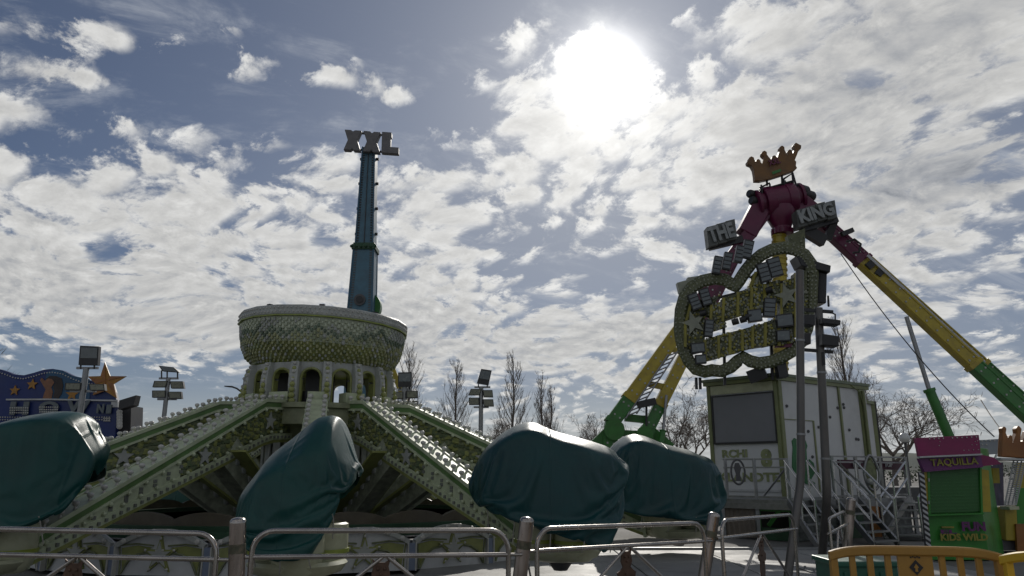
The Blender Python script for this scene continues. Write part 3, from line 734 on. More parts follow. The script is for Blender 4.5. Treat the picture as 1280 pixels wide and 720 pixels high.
# ------------------------------------------------------------------ tarpaulins over the gondolas
def interp(pts, x):
    if x <= pts[0][0]: return pts[0][1]
    for (x0,y0),(x1,y1) in zip(pts, pts[1:]):
        if x <= x1: 
            t = (x-x0)/(x1-x0+1e-9); return y0+(y1-y0)*t
    return pts[-1][1]
BEND, SLACK, FRAMES = 1.0, .075, 24
def cover(label, top, bot, d0, d1, D, m, creases=(), seed=1, NU=110, NS=92, sh=.12, group='tarpaulin covers over the ride cars', drape=True, kx=1.0):
    top = [(top[0][0]+(x-top[0][0])*kx, y) for x, y in top]; bot = [(bot[0][0]+(x-bot[0][0])*kx, y) for x, y in bot]
    x0, x1 = top[0][0], top[-1][0]; q = random.Random(seed)
    X = np.zeros((NU+1, NS+1, 3)); px = np.zeros((NU+1, NS+1)); py = np.zeros((NU+1, NS+1))
    for i in range(NU+1):
        u = .5-.5*math.cos(PI*i/NU); u = .55*u+.45*i/NU; x = x0+(x1-x0)*u
        T, B = interp(top, x), interp(bot, x); Y = d0+(d1-d0)*u
        zt = P(x, T, Y).z; zb = P(x, B, Y).z
        Du = D*(max(0, 1-abs(2*u-1)**3.2))**.5 + .02
        for j in range(NS+1):
            s = -1+2*j/NS; ph = s*PI/2
            cz = abs(math.cos(ph))**.5; yo = math.copysign(abs(math.sin(ph))**.75, ph)*Du
            if s < 0:
                w = -s
                if w < .42: yo = -.86*Du*(w/.42)**.85; cz = 1-sh*(w/.42)**1.35
                else: q_ = (w-.42)/.58; yo = -Du*(.86+.14*math.sin(q_*PI/2)**.5); cz = 1-sh-(1-sh)*q_
                yo += .06*Du
            zb_s = zb if s <= 0 else zb+.34*(zt-zb)*min(1, s*4)
            z = zb_s+(zt-zb_s)*cz; yo -= .06*(1-cz)*(1 if s < 0 else -1)
            f = (zt-z)/(zt-zb+1e-6)
            X[i,j] = (P(x, T+(B-T)*f, Y).x, Y+yo, z); px[i,j] = x; py[i,j] = T+(B-T)*f
    for it in range(6): X[:,1:-1] = .25*X[:,:-2]+.5*X[:,1:-1]+.25*X[:,2:]
    for it in range(2): X[1:-1] = .25*X[:-2]+.5*X[1:-1]+.25*X[2:]
    du = np.gradient(X, axis=0); ds = np.gradient(X, axis=1)
    nr = np.cross(du, ds); nr /= (np.linalg.norm(nr, axis=2, keepdims=True)+1e-9)
    mid = X[NU//2, NS//4]; ctr = X.reshape(-1,3).mean(0)
    if np.dot(nr[NU//2, NS//4], mid-ctr) < 0: nr = -nr
    n = NS+1; faces = [(i*n+k, i*n+k+1, (i+1)*n+k+1, (i+1)*n+k) for i in range(NU) for k in range(NS)]
    rn = np.array([[noise.noise((v[0]*2.2+seed, v[1]*2.2, v[2]*1.5)) for v in r] for r in X])
    mb = MB(); mb.v = [Vector(v) for v in (X + nr*(.02+.015*rn[:,:,None])).reshape(-1,3)]; mb.f = faces; mb.m = [0]*len(faces)
    o = mb.build('tarpaulin_cover', m, smooth=0, recalc=False)
    if drape:
        # let the sheet settle over the car: a little slack, gravity, the car's shape beneath
        cb_ = MB(); cb_.v = [Vector(v) for v in (X - nr*.03).reshape(-1,3)]; cb_.f = faces; cb_.m = [0]*len(faces)
        body = cb_.build('settling_form', m, smooth=0, recalc=False)
        cm = body.modifiers.new('collide', 'COLLISION'); body.collision.thickness_outer = .02; body.collision.cloth_friction = 12; body.collision.use_culling = False
        vg = o.vertex_groups.new(name='pin')
        ids = list(range(NS, (NU+1)*n, n)) + [k for k in range(0, n, 4)] + [NU*n+k for k in range(0, n, 4)]
        vg.add(ids, 1.0, 'REPLACE'); vg.add([i*n for i in range(0, NU+1, 14)], 1.0, 'REPLACE')
        c = o.modifiers.new('cloth', 'CLOTH'); st = c.settings
        st.quality = 6; st.mass = .25; st.tension_stiffness = 30; st.compression_stiffness = 30; st.shear_stiffness = 12; st.bending_stiffness = BEND; st.air_damping = 2.0
        st.shrink_min = -SLACK; st.shrink_max = -SLACK; st.vertex_group_mass = 'pin'
        c.collision_settings.collision_quality = 2; c.collision_settings.distance_min = .012; c.collision_settings.use_self_collision = False
        c.point_cache.frame_start = 1; c.point_cache.frame_end = FRAMES
        for f_ in range(1, FRAMES+1): scene.frame_set(f_)
        me = bpy.data.meshes.new_from_object(o.evaluated_get(bpy.context.evaluated_depsgraph_get()))
        o.modifiers.clear(); o.vertex_groups.clear(); old = o.data; o.data = me; bpy.data.meshes.remove(old); me.name = 'tarpaulin_cover'
        bd_ = body.data; bpy.data.objects.remove(body); bpy.data.meshes.remove(bd_); scene.frame_set(1)
        me = o.data
    me = o.data
    co = np.empty(len(me.vertices)*3); me.vertices.foreach_get('co', co); Xs = co.reshape(NU+1, NS+1, 3)
    me.polygons.foreach_set('use_smooth', [True]*len(me.polygons)); me.update()
    hem_pts = [Vector(Xs[int(NU*(.16+.17*k)), 1]) for k in range(5)]
    so2 = o.modifiers.new('thickness', 'SOLIDIFY'); so2.thickness = .008; so2.offset = -1
    ss = o.modifiers.new('smooth', 'SUBSURF'); ss.levels = 1; ss.render_levels = 1
    rebase(o)
    for p in (hem_pts if drape else []):
        p_ = p - o.location; L_ = .22+.1*q.random()
        if p.z < .7: L_ = .16
        rp = MB(); rp.tube([p_+Vector((0,-.012,.05)), p_+Vector((.01,.02,-.02)), p_+Vector((.05*(q.random()-.5),.14,-L_))], .008, 5)
        rp.build('tie_rope', M['rope'] if 'rope' in M else M.setdefault('rope', mat('rope', (0.3,0.29,0.26), .8)), o, local=True)
    return tag(o, label, 'tarpaulin', group)
cover('dark teal tarpaulin pulled up to a narrow peak, hanging in front of the arcaded tower',
  [(307,632),(310,622),(318,600),(330,588),(345,566),(362,553),(382,540),(398,526),(406,521),(420,519),(429,522),(438,545),(444,563),(450,577),(452,590)],
  [(307,640),(311,652),(330,672),(352,684),(372,690),(395,690),(415,684),(428,664),(438,640),(446,610),(452,600)], 9.95, 10.05, .85, M['tarp'],
  [(420,520,436,558,.06,4),(436,558,451,579,.06,3),(404,524,396,560,.045,6),(410,560,447,574,.05,4),(352,560,322,610,.05,5),(322,610,312,640,.03,5),(430,640,428,690,.04,4),(395,528,360,560,.04,6)], 3, sh=.30, kx=.95)
cover('dark teal tarpaulin with a high shoulder at the left edge below the blue show front',
  [(-130,600),(-90,560),(-40,545),(0,536),(25,528),(58,519),(85,515),(100,514.5),(114,516),(123,522),(128,535),(130,560),(131.5,590)],
  [(-130,620),(-90,650),(-40,668),(0,668),(30,663),(60,657),(90,650),(112,641),(120,633),(127,612),(131.5,598)], 10.4, 10.3, .9, M['tarp'],
  [(110,516,126,556,.05,4),(126,556,128,600,.03,4),(100,516,70,545,.05,5),(70,545,64,535,.04,4),(64,519,66,549,.05,4),(60,522,0,556,.05,6),(0,556,-30,590,.04,6),(88,516,90,650,.02,8)], 11, kx=.935)
cover('broad dark teal tarpaulin with crossing ridge creases right of the first sloping arm',
  [(592,608),(594,592),(600,572),(612,556),(628,542),(645,532),(660,528),(672,529),(684,535),(700,541),(720,546),(742,552),(760,558),(772,566),(778,585),(778.5,612)],
  [(592,612),(598,624),(612,630),(640,642),(665,651),(690,660),(712,664),(730,670),(742,680),(752,682),(760,670),(770,650),(775,632),(778.5,622)], 11.7, 11.5, .9, M['tarp_navy'],
  [(672,529,682,548,.07,4),(684,534,742,583,.06,3.5),(676,530,770,562,.05,3.5),(722,562,772,556,.04,3),(672,557,700,560,.03,3),(770,562,777,600,.04,4),(777,600,768,650,.035,4),(612,560,672,556,.04,5),(600,590,720,640,.03,8),(660,640,720,600,.02,6)], 23, kx=.985)
cover('dark teal tarpaulin with a sagging top, between the broad one and the white cabin',
  [(752,585),(760,566),(772,553),(785,545),(797,542.5),(812,546),(832,554),(852,559),(868,562),(880,568),(890,570),(899,574),(904,584),(907,600),(908,620)],
  [(752,620),(765,630),(785,634),(805,638),(830,641),(850,643),(868,647),(882,652),(893,656),(902,650),(906,640),(908,626)], 15.5, 15.4, 1.0, M['tarp_navy'],
  [(797,543,815,556,.06,4),(815,556,838,583,.05,4),(865,563,838,584,.05,4),(838,584,900,577,.05,3.5),(868,566,880,572,.05,3),(890,570,905,590,.05,3.5),(790,585,900,625,.03,7)], 31, kx=.92)
def back_cover(A, label, seed):
    g_ = GP(A); q = random.Random(seed)
    def pxy(dx, z):
        x, y = g_.x+dx, g_.y
        # picture place of a point, so that the same builder can be used
        fx, fy, fz = x, y*cp+(z-EYE)*sp, -y*sp+(z-EYE)*cp
        return 640+F_PX*fx/fy, 360-F_PX*fz/fy
    prof = [(-1.1,1.0),(-1.0,1.6),(-.6,2.1),(-.1,2.35),(.35,2.2),(.8,2.0),(1.05,1.6),(1.1,1.1)]
    top_ = [pxy(dx, z+.12*q.random()) for dx, z in prof]; bot_ = [pxy(dx, .55+.25*abs(dx)*q.random()) for dx, _ in prof]
    cover(label, top_, bot_, g_.y, g_.y, .85, M['tarp'], (), seed, 40, 36, drape=False)
back_cover(222, 'teal tarpaulin glimpsed under the left arms of the ride, far side', 41)
back_cover(162, 'teal tarpaulin glimpsed below the right sloping arm, far side of the ride', 42)
# ------------------------------------------------------------------ steel barrier fence round the ride
FG, PG = 'steel barrier panels round the ride', 'steel barrier posts round the ride'
def post(px, py, d, bx, label, r=.062):
    t = P(px, py, d); bpt = P(bx, 720, d); k = (t.z)/(t.z-bpt.z); f = t + (bpt-t)*k
    root = thing('fence_post', label, 'fence post', (f.x, f.y, 0), PG)
    b = MB(); up = (t-f).normalized()
    b.tube([f, t-up*.03], r, 20); b.build('tube', M['postbrown'], root, smooth=40)
    c = MB(); c.lathe([(r,-.03),(r,-.012),(r*.8,.004),(r*.4,.013),(0,.016)], t, 20, axis=up); c.build('cap', M['steel'], root, smooth=60)
    fl = MB(); fl.lathe([(r+.09,0),(r+.09,.015),(r,.015)], (f.x, f.y, .0), 20); fl.build('base_flange', M['steel'], root)
    s = MB()
    q = t-up*.22
    s.lathe([(r+.002,-.035),(r+.002,.035)], q, 20, axis=up); s.build('marker_band', M['postmark'], root)
    return t, f
M['postbrown'] = mat('scratched_steel', (0.34,0.29,0.26), .32, 1.0, var=.45, vscale=5, dirt=.5, dcol=(0.13,0.10,0.085), dscale=6, rvar=.14, stretch=(1,1,.25))
M['postmark'] = mat('worn_green_band', (0.10,0.10,0.07), .45, .6, var=.4, vscale=14, dirt=.8, dcol=(0.25,0.18,0.14), dscale=18)
post(297.5, 649, 6.05, 295.5, 'vertical steel post with domed cap just left of the peaked tarpaulin')
post(659, 648, 6.75, 650, 'leaning steel post below the broad tarpaulin')
post(893, 642, 8.35, 880, 'leaning steel post in front of the white cabin')
post(1064, 623, 12.2, 1056, 'leaning steel post at the foot of the cabin stairs, in line with the orange barrier', r=.07)
def panel(a, b, gap, label, drop=1.0, emblem=True, rad=.16):
    a = Vector(a); b = Vector(b); L = (b-a).length; ex = (b-a).normalized(); up = Vector((0,0,1)); n = ex.cross(up)
    root = thing('crowd_barrier', label, 'crowd barrier', (a.x, a.y, 0), FG)
    zlow = .12
    def pt(s, z): return a + ex*s + up*(z)           # z measured down from the rail as a negative
    arc = lambda cx, sgn: [pt(cx + sgn*rad*math.sin(t), -rad + rad*math.cos(t)) for t in [PI/2*i/6 for i in range(7)]]
    left = [pt(rad - rad*math.sin(t), -rad + rad*math.cos(t)) for t in [PI/2*(6-i)/6 for i in range(7)]]
    right = [pt(L-rad + rad*math.sin(t), -rad + rad*math.cos(t)) for t in [PI/2*i/6 for i in range(7)]]
    footl = Vector((a.x, a.y, .03)); bb = pt(L, 0); footr = Vector((bb.x, bb.y, .03))
    fr = MB(); fr.tube([footl] + left + right + [footr], .0215, 12); fr.build('frame', M['steel'], root, smooth=50)
    mr = MB(); mr.tube([pt(0,-gap), pt(L,-gap)], .019, 12); mr.build('mid_rail', M['steel'], root, smooth=50)
    br = MB(); br.tube([pt(0,-drop+.02), pt(L,-drop+.02)], .019, 12); br.build('bottom_rail', M['steel'], root, smooth=50)
    for s in (0, L):
        d = MB(); d.tube([pt(L*.5 + (-.02 if s == 0 else .02), -gap-.01), pt(s, -drop+.03)], .016, 10); d.build('brace', M['steel'], root, smooth=50)
    for s, e in ((0,-.12),(L,L+.12)):
        k = MB(); k.tube([pt(s,-gap), pt(e,-gap)], .014, 8); k.build('hinge_pin', M['steel'], root, smooth=50)
    if emblem:
        # rust brown cut-out plate hanging below the apex
        c = pt(L*.5-.03, -gap-.03)
        sh = [(-.03,0),(-.075,.03),(-.06,-.03),(-.075,-.09),(-.05,-.14),(-.085,-.17),(-.13,-.19),(-.10,-.26),(-.07,-.24),(-.08,-.38),(-.06,-.50),(-.01,-.46),(.03,-.50),(.06,-.38),(.07,-.24),(.10,-.27),(.12,-.19),(.085,-.17),(.05,-.14),(.075,-.09),(.06,-.03),(.075,.03),(.03,0)]
        e = MB(); e.prism([c + ex*x + up*(z-.02) - n*.01 for x, z in sh], n*.012)
        for x, z in ((-.025,-.07),(.03,-.07),(0,-.11),(-.02,-.22),(.03,-.3)): e.ball(c + ex*x + up*z + n*.004, .014, 6, 4)
        e.build('emblem_plate', M['rust'], root, smooth=30)
    return root
panel(P(-66,660,6.15), P(273,667.5,6.1), .19, 'steel barrier panel with rounded corner under the left tarpaulin')
panel(P(317,663.5,6.08), P(635.5,663,6.6), .195, 'steel barrier panel crossing in front of the peaked tarpaulin')
panel(P(671,661,6.85), P(879,653.5,8.2), .185, 'steel barrier panel below the broad tarpaulin, deck plates behind it')
panel(P(901,650.5,8.5), P(991,643,10.3), .185, 'steel barrier panel angled towards the cabin steps')
panel(P(1036,648,11.4), P(1056,639,12.0), .2, 'short steel barrier piece beside the bent light poles', emblem=False, rad=.08)
# ------------------------------------------------------------------ blue tower ride far behind, with its letters
TY = 30.0
tw = thing('tower_ride', 'tall blue swing arm tower topped by three block letters, behind the bowl', 'fairground ride', (P(455,388,TY).x, TY, 0))
hub = P(455.5, 378, TY)
def taper(mb, p, q, w0, w1, dth, mi=0): mb.bar(p, q, w0, dth, (0,0,1), mi, w1, dth)
def upright(mb, p, q, w0, w1, d0, d1, mi=0):
    """tapered upright beam, width along X, depth along Y"""
    vs = [p+Vector((i*w0/2, j*d0/2, 0)) for i, j in ((-1,-1),(1,-1),(1,1),(-1,1))] + [q+Vector((i*w1/2, j*d1/2, 0)) for i, j in ((-1,-1),(1,-1),(1,1),(-1,1))]
    mb.add(vs, [(3,2,1,0),(4,5,6,7),(0,1,5,4),(1,2,6,5),(2,3,7,6),(3,0,4,7)], mi)
A0, A1, A2 = P(452.5,392,TY), P(457,312,TY), P(462.5,187,TY)
lo = MB(); upright(lo, A0, A1, 1.02, .86, .9, .8, 0)
for s in (-1, 1):
    for sy in (-1, 1):
        lo.bar(A0+Vector((s*.50,sy*.44,0)), A1+Vector((s*.42,sy*.39,0)), .1, .06, (1,0,0), 1)
    for i in range(26):
        c = A0 + (A1-A0)*(i+.5)/26; hw = .5-.08*(i+.5)/26
        lo.box(c+Vector((s*(hw-.12), -.455+.05*(i/26), 0)), (.10,.02,.05), mi=2)
lo.build('lower_mast', [M['bluebeam'], M['blue'], M['dgrey']], tw, smooth=0)
up_ = MB(); upright(up_, A1, A2, .80, .58, .7, .55, 0)
for s in (-1, 1):
    up_.bar(A1+Vector((s*.37,-.35,0)), A2+Vector((s*.26,-.28,0)), .09, .06, (1,0,0), 1)
    for i in range(40):
        c = A1 + (A2-A1)*(i+.5)/40; hw = .40-.11*(i+.5)/40
        up_.box(c+Vector((s*(hw-.11), -.36+.075*(i/40), 0)), (.08,.02,.05), mi=2)
up_.bar(A1+Vector((.0,-.355,0)), A2+Vector((.0,-.283,0)), .05, .03, (1,0,0), 2)
for i in range(4):
    c = A1 + (A2-A1)*(.15+.25*i)
    for s in (-1,1): up_.box(c+Vector((s*.42*(1-.22*i/4),0,0)), (.12,.1,.1), mi=2)
up_.build('upper_mast', [M['bluebeam'], M['blue'], M['black']], tw, smooth=0)
cl = MB(); cl.box(A1, (1.0,.95,.22)); 
for k in range(6): cl.ball(A1+Vector((-.5+.2*k,-.5,0)), .07, 6, 4)
cl.box(A1+Vector((0,0,.14)), (.9,.85,.1)); cl.build('joint_collar', M['dkgreen'], tw, smooth=30, bevel=.02)
hb = MB(); hb.cyl(hub+Vector((.02,.1,-.15)), hub+Vector((.02,.5,-.15)), .64, 28, 0); hb.cyl(hub+Vector((-.1,-.52,0)), hub+Vector((-.1,.1,0)), .24, 20, 1); hb.cyl(hub+Vector((-.1,-.56,0)), hub+Vector((-.1,-.5,0)), .15, 20, 2)
hb.build('hub_disc', [M['green'], M['dgrey'], M['black']], tw)
for x, y in ((-.95,-1.2),(.95,-1.2)):
    lg = MB(); lg.bar(hub+Vector((x*.1,.9,-.2)), Vector((hub.x+x*3.7, TY+1.6, 0)), .22, .22, (0,1,0)); lg.build('leg', M['yellow'], tw, smooth=0)
dn = MB(); upright(dn, Vector((hub.x-.1, TY, 2.2)), A0, .9, 1.0, .8, .9, 0); dn.build('lower_arm', M['bluebeam'], tw, smooth=0)
bs = MB(); bs.box((hub.x, TY+1, .3), (9.6,4,.6)); bs.build('base', M['dgrey'], tw, smooth=0)
XP = [(0,0),(.40,0),(.5,.10),(.60,0),(1,0),(.78,.5),(1,1),(.60,1),(.5,.90),(.40,1),(0,1),(.22,.5)]
LPOLY = [(0,0),(1,0),(1,.30),(.52,.30),(.52,.78),(.56,.78),(.56,1),(0,1)]
def letter(poly, pa, pb, pc, dep):   # lower left, lower right, upper left pixels
    a, b, c = P(*pa, TY-.5), P(*pb, TY-.5), P(*pc, TY-.5)
    m = MB(); m.prism([a+(b-a)*x+(c-a)*y for x, y in poly], (0,dep,0))
    for x, y in poly: pass
    m.build('sign_letter', M['letterdk'], tw, smooth=0, bevel=.03)
M['letterdk'] = mat('letter_back', (0.13,0.125,0.13), .55, var=.2, vscale=3)
letter(XP, (429,187), (450.5,188.5), (430.5,161.5), .28)
letter(XP, (453,189), (475,191), (454,163), .28)
letter(LPOLY, (476.5,190.5), (498,192), (477.5,164.5), .28)
for y0, y1 in ((165,167),(186,188)):
    sb = MB(); sb.bar(P(436,y0,TY-.1), P(490,y1+3,TY-.1), .08, .08, (0,1,0)); sb.build('sign_bracket', M['black'], tw, smooth=0)
# ------------------------------------------------------------------ pendulum ride
KY = 32.0
K = lambda x, y, d=KY: P(x, y, d)
kg = thing('pendulum_ride', 'giant A frame pendulum ride with maroon head, crown and yellow to green legs', 'fairground ride', (K(972,590).x, KY, 0))
def legbeam(pts, w, mats, name='leg', up=(0,1,0), trim=None):
    m = MB()
    for i, (a, b) in enumerate(zip(pts, pts[1:])):
        m.bar(a, b, w, w*.8, up, i)
        dr_ = (b-a).normalized(); nn_ = dr_.cross(Vector((0,1,0))).normalized()
        for s in (-1, 1): m.bar(a+Vector((0,-w*.5+.06,0))+nn_*s*w*.36, b+Vector((0,-w*.5+.06,0))+nn_*s*w*.36, .07, .05, (0,1,0), 3)
        k = int((b-a).length/1.2)
        for j in range(k): m.box(a+(b-a)*((j+.5)/k)+Vector((0,-w*.42,0)), (.05,.05,.05), mi=4)
        m.bar(b-dr_*.12, b+dr_*.12, w*1.1, w*.9, up, i)
    return m.build(name, mats, kg, smooth=0, bevel=.02)
def along(p0, p1, ys, d0, d1):
    out = []
    for y in ys:
        t = (y-p0[1])/(p1[1]-p0[1]); out.append(K(p0[0]+(p1[0]-p0[0])*t, y, d0+(d1-d0)*t))
    return out
LM = [M['magenta'], M['yellow'], M['green'], M['grey'], M['bulb']]
l1 = along((957,264), (771,520), (264,392,498,528), 32, 31.2); l1 += [Vector((l1[-1].x-.5, l1[-1].y, .2))]
legbeam(l1, .78, LM + [M['green']], 'leg') if False else None
def leg3(pts, w):
    m = MB()
    for i, (a, b) in enumerate(zip(pts, pts[1:])):
        mi = min(i, 2)
        m.bar(a, b, w, w*.8, (0,1,0), mi); dr_ = (b-a).normalized()
        nn_ = dr_.cross(Vector((0,1,0))).normalized()
        for s in (-1, 1): m.bar(a+Vector((0,-w*.41,0))+nn_*s*w*.40, b+Vector((0,-w*.41,0))+nn_*s*w*.40, .06, .05, (0,1,0), mi)
        if i < len(pts)-2: m.bar(b-dr_*.1, b+dr_*.1, w*1.14, w*.94, (0,1,0), mi)
        k = int((b-a).length/.55)
        for j in range(k):
            for s in (-.22, .22): m.box(a+(b-a)*((j+.5)/k)+Vector((0,-w*.41,0))+nn_*s*w, (.07,.05,.07), mi=3)
    return m.build('leg', [M['magenta'], M['yellow'], M['green'], M['grey']], kg, smooth=0)
leg3(l1, .58)
l2 = along((936,285), (809,538), (285,398,506,538), 32.3, 31.2); l2 += [Vector((l2[-1].x-.2, l2[-1].y, .2))]
leg3(l2, .50)
def alongx(p0, p1, xs, d0, d1):
    out = []
    for x in xs:
        t = (x-p0[0])/(p1[0]-p0[0]); out.append(K(x, p0[1]+(p1[1]-p0[1])*t, d0+(d1-d0)*t))
    return out
r1 = alongx((1008,262), (1280,514), (1000,1076,1217,1330), 32, 30.2); r1 += [Vector((r1[-1].x+2.0, r1[-1].y, .2))]
leg3(r1, .56)
r2 = alongx((1012,261), (1290,510), (1004,1082,1229,1335), 33.2, 33.0); r2 += [Vector((r2[-1].x+2.0, r2[-1].y, .2))]
leg3(r2, .46)
pt_ = MB(); a, b = alongx((1012,262), (1280,508), (1080,1225), 31.7, 30.9); pt_.bar(a+Vector((0,-.35,.1)), b+Vector((0,-.35,.1)), .12, .05, (0,1,0)); pt_.build('cable_duct', M['greypale'], kg, smooth=0)
for (x0,y0,x1,y1,mm,w) in ((811,480,831,484,'yellow',.24),(781,522,811,525,'green',.3),(838,436,853,440,'yellow',.22),(768,541,812,543,'green',.25),(735,566,772,530,'green',.5),(812,538,838,560,'green',.4)):
    m = MB(); m.bar(K(x0,y0,31.4), K(x1,y1,31.4), w, w, (0,1,0)); m.build('cross_beam', M[mm], kg, smooth=0)
for (x, y, r) in ((768,537,.42),(806,543,.34)):
    m = MB(); m.cyl(K(x,y,30.7), K(x,y,31.5), r, 20); m.build('pivot', M['green'], kg)
la = MB()
p0, p1 = K(842,440,31.1), K(789,520,30.9); off = Vector((.22,0,.09))
la.tube([p0-off, p1-off], .035, 6); la.tube([p0+off, p1+off], .035, 6)
for i in range(13):
    c = p0+(p1-p0)*(i+.5)/13; la.tube([c-off, c+off], .03, 5)
la.build('ladder', M['galv'], kg)
for (x0,y0,x1,y1,x2,y2) in ((833,494,829,538,826,556),(1133,396,1161,486,1189,552)):
    big = x0 > 1000
    m = MB(); m.tube([K(x0,y0,31), K(x1,y1,30.8)], .09 if big else .06, 12); m.build('piston_rod', M['galv'], kg)
    e = K(x2,y2,30.7); s_ = K(x1,y1,30.8); 
    m = MB(); m.tube([s_, e, e+(e-s_)*1.2], .20 if big else .12, 14); m.tube([s_, s_+(e-s_)*.06], .24 if big else .15, 14); m.build('piston_sleeve', M['green'], kg)
m = MB(); m.tube([K(808,505,31), K(808,540,31)], .05, 6); m.box(K(808,504,30.9), (.75,.4,.28), Matrix.Rotation(R(-12),3,'Y')); m.build('work_lamp', M['black'], kg, smooth=0)
# head: drum, clamps, neck
axd = (K(1012,243)-K(936,256)).normalized(); c0 = K(973,251)
hd = MB()
hd.lathe([(0,-.72),(.70,-.72),(.74,-.66),(.74,-.30),(.70,-.28),(.70,.28),(.74,.30),(.74,.66),(.70,.72),(0,.72)], c0, 28, axis=axd)
for s in (-1, 1):
    hd.lathe([(0,s*.72),(.55,s*.74),(.55,s*.92),(.66,s*.94),(.66,s*1.06),(.40,s*1.10),(0,s*1.1)], c0, 24, axis=axd)
hd.build('head_drum', M['magenta'], kg)
for s, off_, r in ((-1,(-1.15,-.1,.25),.20),(-1,(-1.1,-.2,-.12),.22),(1,(1.05,-.2,.42),.27),(1,(1.35,-.1,.22),.25),(-1,(-.95,.1,-.35),.2)):
    cb = MB(); c = c0 + Vector(off_); cb.lathe([(0,-.3),(r*.8,-.3),(r,-.22),(r,.22),(r*.8,.3),(0,.3)], c, 14, axis=(axd+Vector((0,.4,-.3)))); cb.build('drive_motor', M['black'], kg)
ck = MB(); 
q0, q1 = K(955,248,31.6), K(938,300,31.8); ck.bar(c0+Vector((-.8,0,-.2)), K(932,294), .85, .75, (0,1,0)); ck.build('leg_socket', M['magenta'], kg, smooth=0, bevel=.05); ck = MB(); ck.bar(c0+Vector((.85,0,-.1)), K(1024,276), .85, .75, (0,1,0))
ck.build('leg_socket', M['magenta'], kg, smooth=0, bevel=.05)
nk = MB(); nk.lathe([(.66,0),(.64,-.5),(.42,-.95),(.44,-1.05),(.44,-1.25),(.30,-1.27)], c0+Vector((.04,0,-.35)), 20)
for k in range(12): nk.box(c0+Vector((.04+.45*math.cos(k*PI/6), .45*math.sin(k*PI/6), -1.5)), (.07,.07,.26))
nk.build('neck', M['magenta'], kg, smooth=30)
pa_ = K(974,288,KY+.1); pb = K(976,475,KY+.1); col_ = MB(); col_.tube([pa_, pb, Vector((pb.x,pb.y,2.2))], .31, 18)
for i in range(26): col_.tube([pa_+(pb-pa_)*(i/26), pa_+(pb-pa_)*(i/26+.012)], .345, 18)
col_.build('swing_arm', M['yellow'], kg, smooth=40)
gd = MB(); gd.lathe([(0,1.3),(2.2,1.4),(2.6,1.8),(2.5,2.2),(.5,2.5),(0,2.5)], (pb.x,pb.y,0), 28); gd.build('gondola', M['magenta'], kg)
tf = MB()
f0, f1 = K(950,238,31.6), K(992,226,31.6)
for dy in (0,.9):
    D_ = Vector((0,dy,0)); tf.tube([f0+D_, f1+D_], .05, 6)
    for t, hh in ((.05,.35),(.3,.25),(.72,.3),(.98,.55)): 
        p = f0+(f1-f0)*t+D_; tf.tube([p+Vector((0,0,-.35)), p+Vector((0,0,hh*.7))], .045, 6)
tf.tube([f0+Vector((0,0,.12)), f0+(f1-f0)*.3+Vector((0,0,.22))], .04, 6); tf.tube([f0+(f1-f0)*.68+Vector((0,0,.2)), f1+Vector((0,0,.38)), f1+Vector((.1,0,-.3))], .05, 6)
for t in (.05,.98): tf.tube([f0+(f1-f0)*t+Vector((0,-.02,0)), f0+(f1-f0)*t+Vector((0,.92,0))], .045, 6)
tf.build('service_frame', M['black'], kg)
# crown
Z = lambda x, y: (860+x/5.54, 170+y/5.54)
CR = [(465,308),(462,270),(455,230),(440,203),(415,192),(410,175),(424,164),(424,148),(440,139),(457,147),(461,164),(470,176),(476,163),(490,157),(503,168),(506,184),(515,190),(527,142),(512,127),(514,108),(530,99),(547,109),(548,127),(562,146),(578,162),(584,140),(599,131),(615,143),(620,150),(637,95),(636,75),(652,64),(668,74),(671,96),(688,132),(689,105),(705,90),(721,98),(727,120),(740,84),(731,62),(748,44),(766,54),(786,64),(784,86),(768,96),(755,132),(741,166),(751,176),(749,205),(757,221),(738,238),(640,272),(550,300),(505,309)]
cr_ = MB(); cr_.prism([K(*Z(x,y),31.4) for x, y in CR], (0,.32,0)); crown = cr_.build('crown_sign', M['crown_gold'], kg, smooth=0, bevel=.02)
tx = MB(); o_ = K(*Z(560,212),31.4)+Vector((0,-.06,0)); e_ = K(*Z(650,188),31.4); tx.text('XXL', o_, e_-o_-Vector((0,.06,0)), (0,0,1), .26, .05, width=.56); tx.build('crown_lettering', M['magenta'], crown, smooth=0)
bd = MB()
for i, (x, y) in enumerate(CR[5:-8]):
    pass
bd.prism([K(*Z(x,y),31.39)+Vector((0,-.03,0)) for x, y in ((580,250),(640,228),(645,245),(585,268))], (0,.02,0)); bd.build('crown_badge', M['green'], crown, smooth=0)
for x in (545, 650):
    m = MB(); m.tube([K(*Z(x,270 if x > 600 else 292),31.55), K(*Z(x+3,345),31.7)], .05, 8); m.build('crown_post', M['black'], kg)
# THE and KING signs
def word_sign(corners, word, d, thick, name):
    a, b, c, e = [K(x, y, d) for x, y in corners]        # ll, lr, ur, ul
    m = MB(); n_ = len(word)
    ex, ey = b-a, e-a
    # stepped outline, one tablet per letter
    for i in range(n_):
        o = .03*((i*7) % 3-1)
        q = [a+ex*(i/n_+.004)+ey*(0+o), a+ex*((i+1)/n_-.004)+ey*(0+o), a+ex*((i+1)/n_-.004)+ey*(1+o), a+ex*(i/n_+.004)+ey*(1+o)]
        m.prism(q, (0,thick,0), 0)
    s = m.build(name, [M['greyboard']], kg, smooth=0, bevel=.02)
    t = MB(); oo = a+ex*.06+ey*.12+Vector((0,-.07,0)); t.text(word, oo, ex, ey, ey.length*.76, .07, width=ex.length*.88, bold=.045)
    t.build('sign_lettering', M['letterface'], s, smooth=0)
    return s
M['greyboard'] = mat('sign_board_grey', (0.085,0.093,0.09), .5, var=.3, vscale=3, dirt=.4)
M['letterface'] = mat('letter_face', (0.22,0.235,0.24), .45, var=.25, vscale=4)
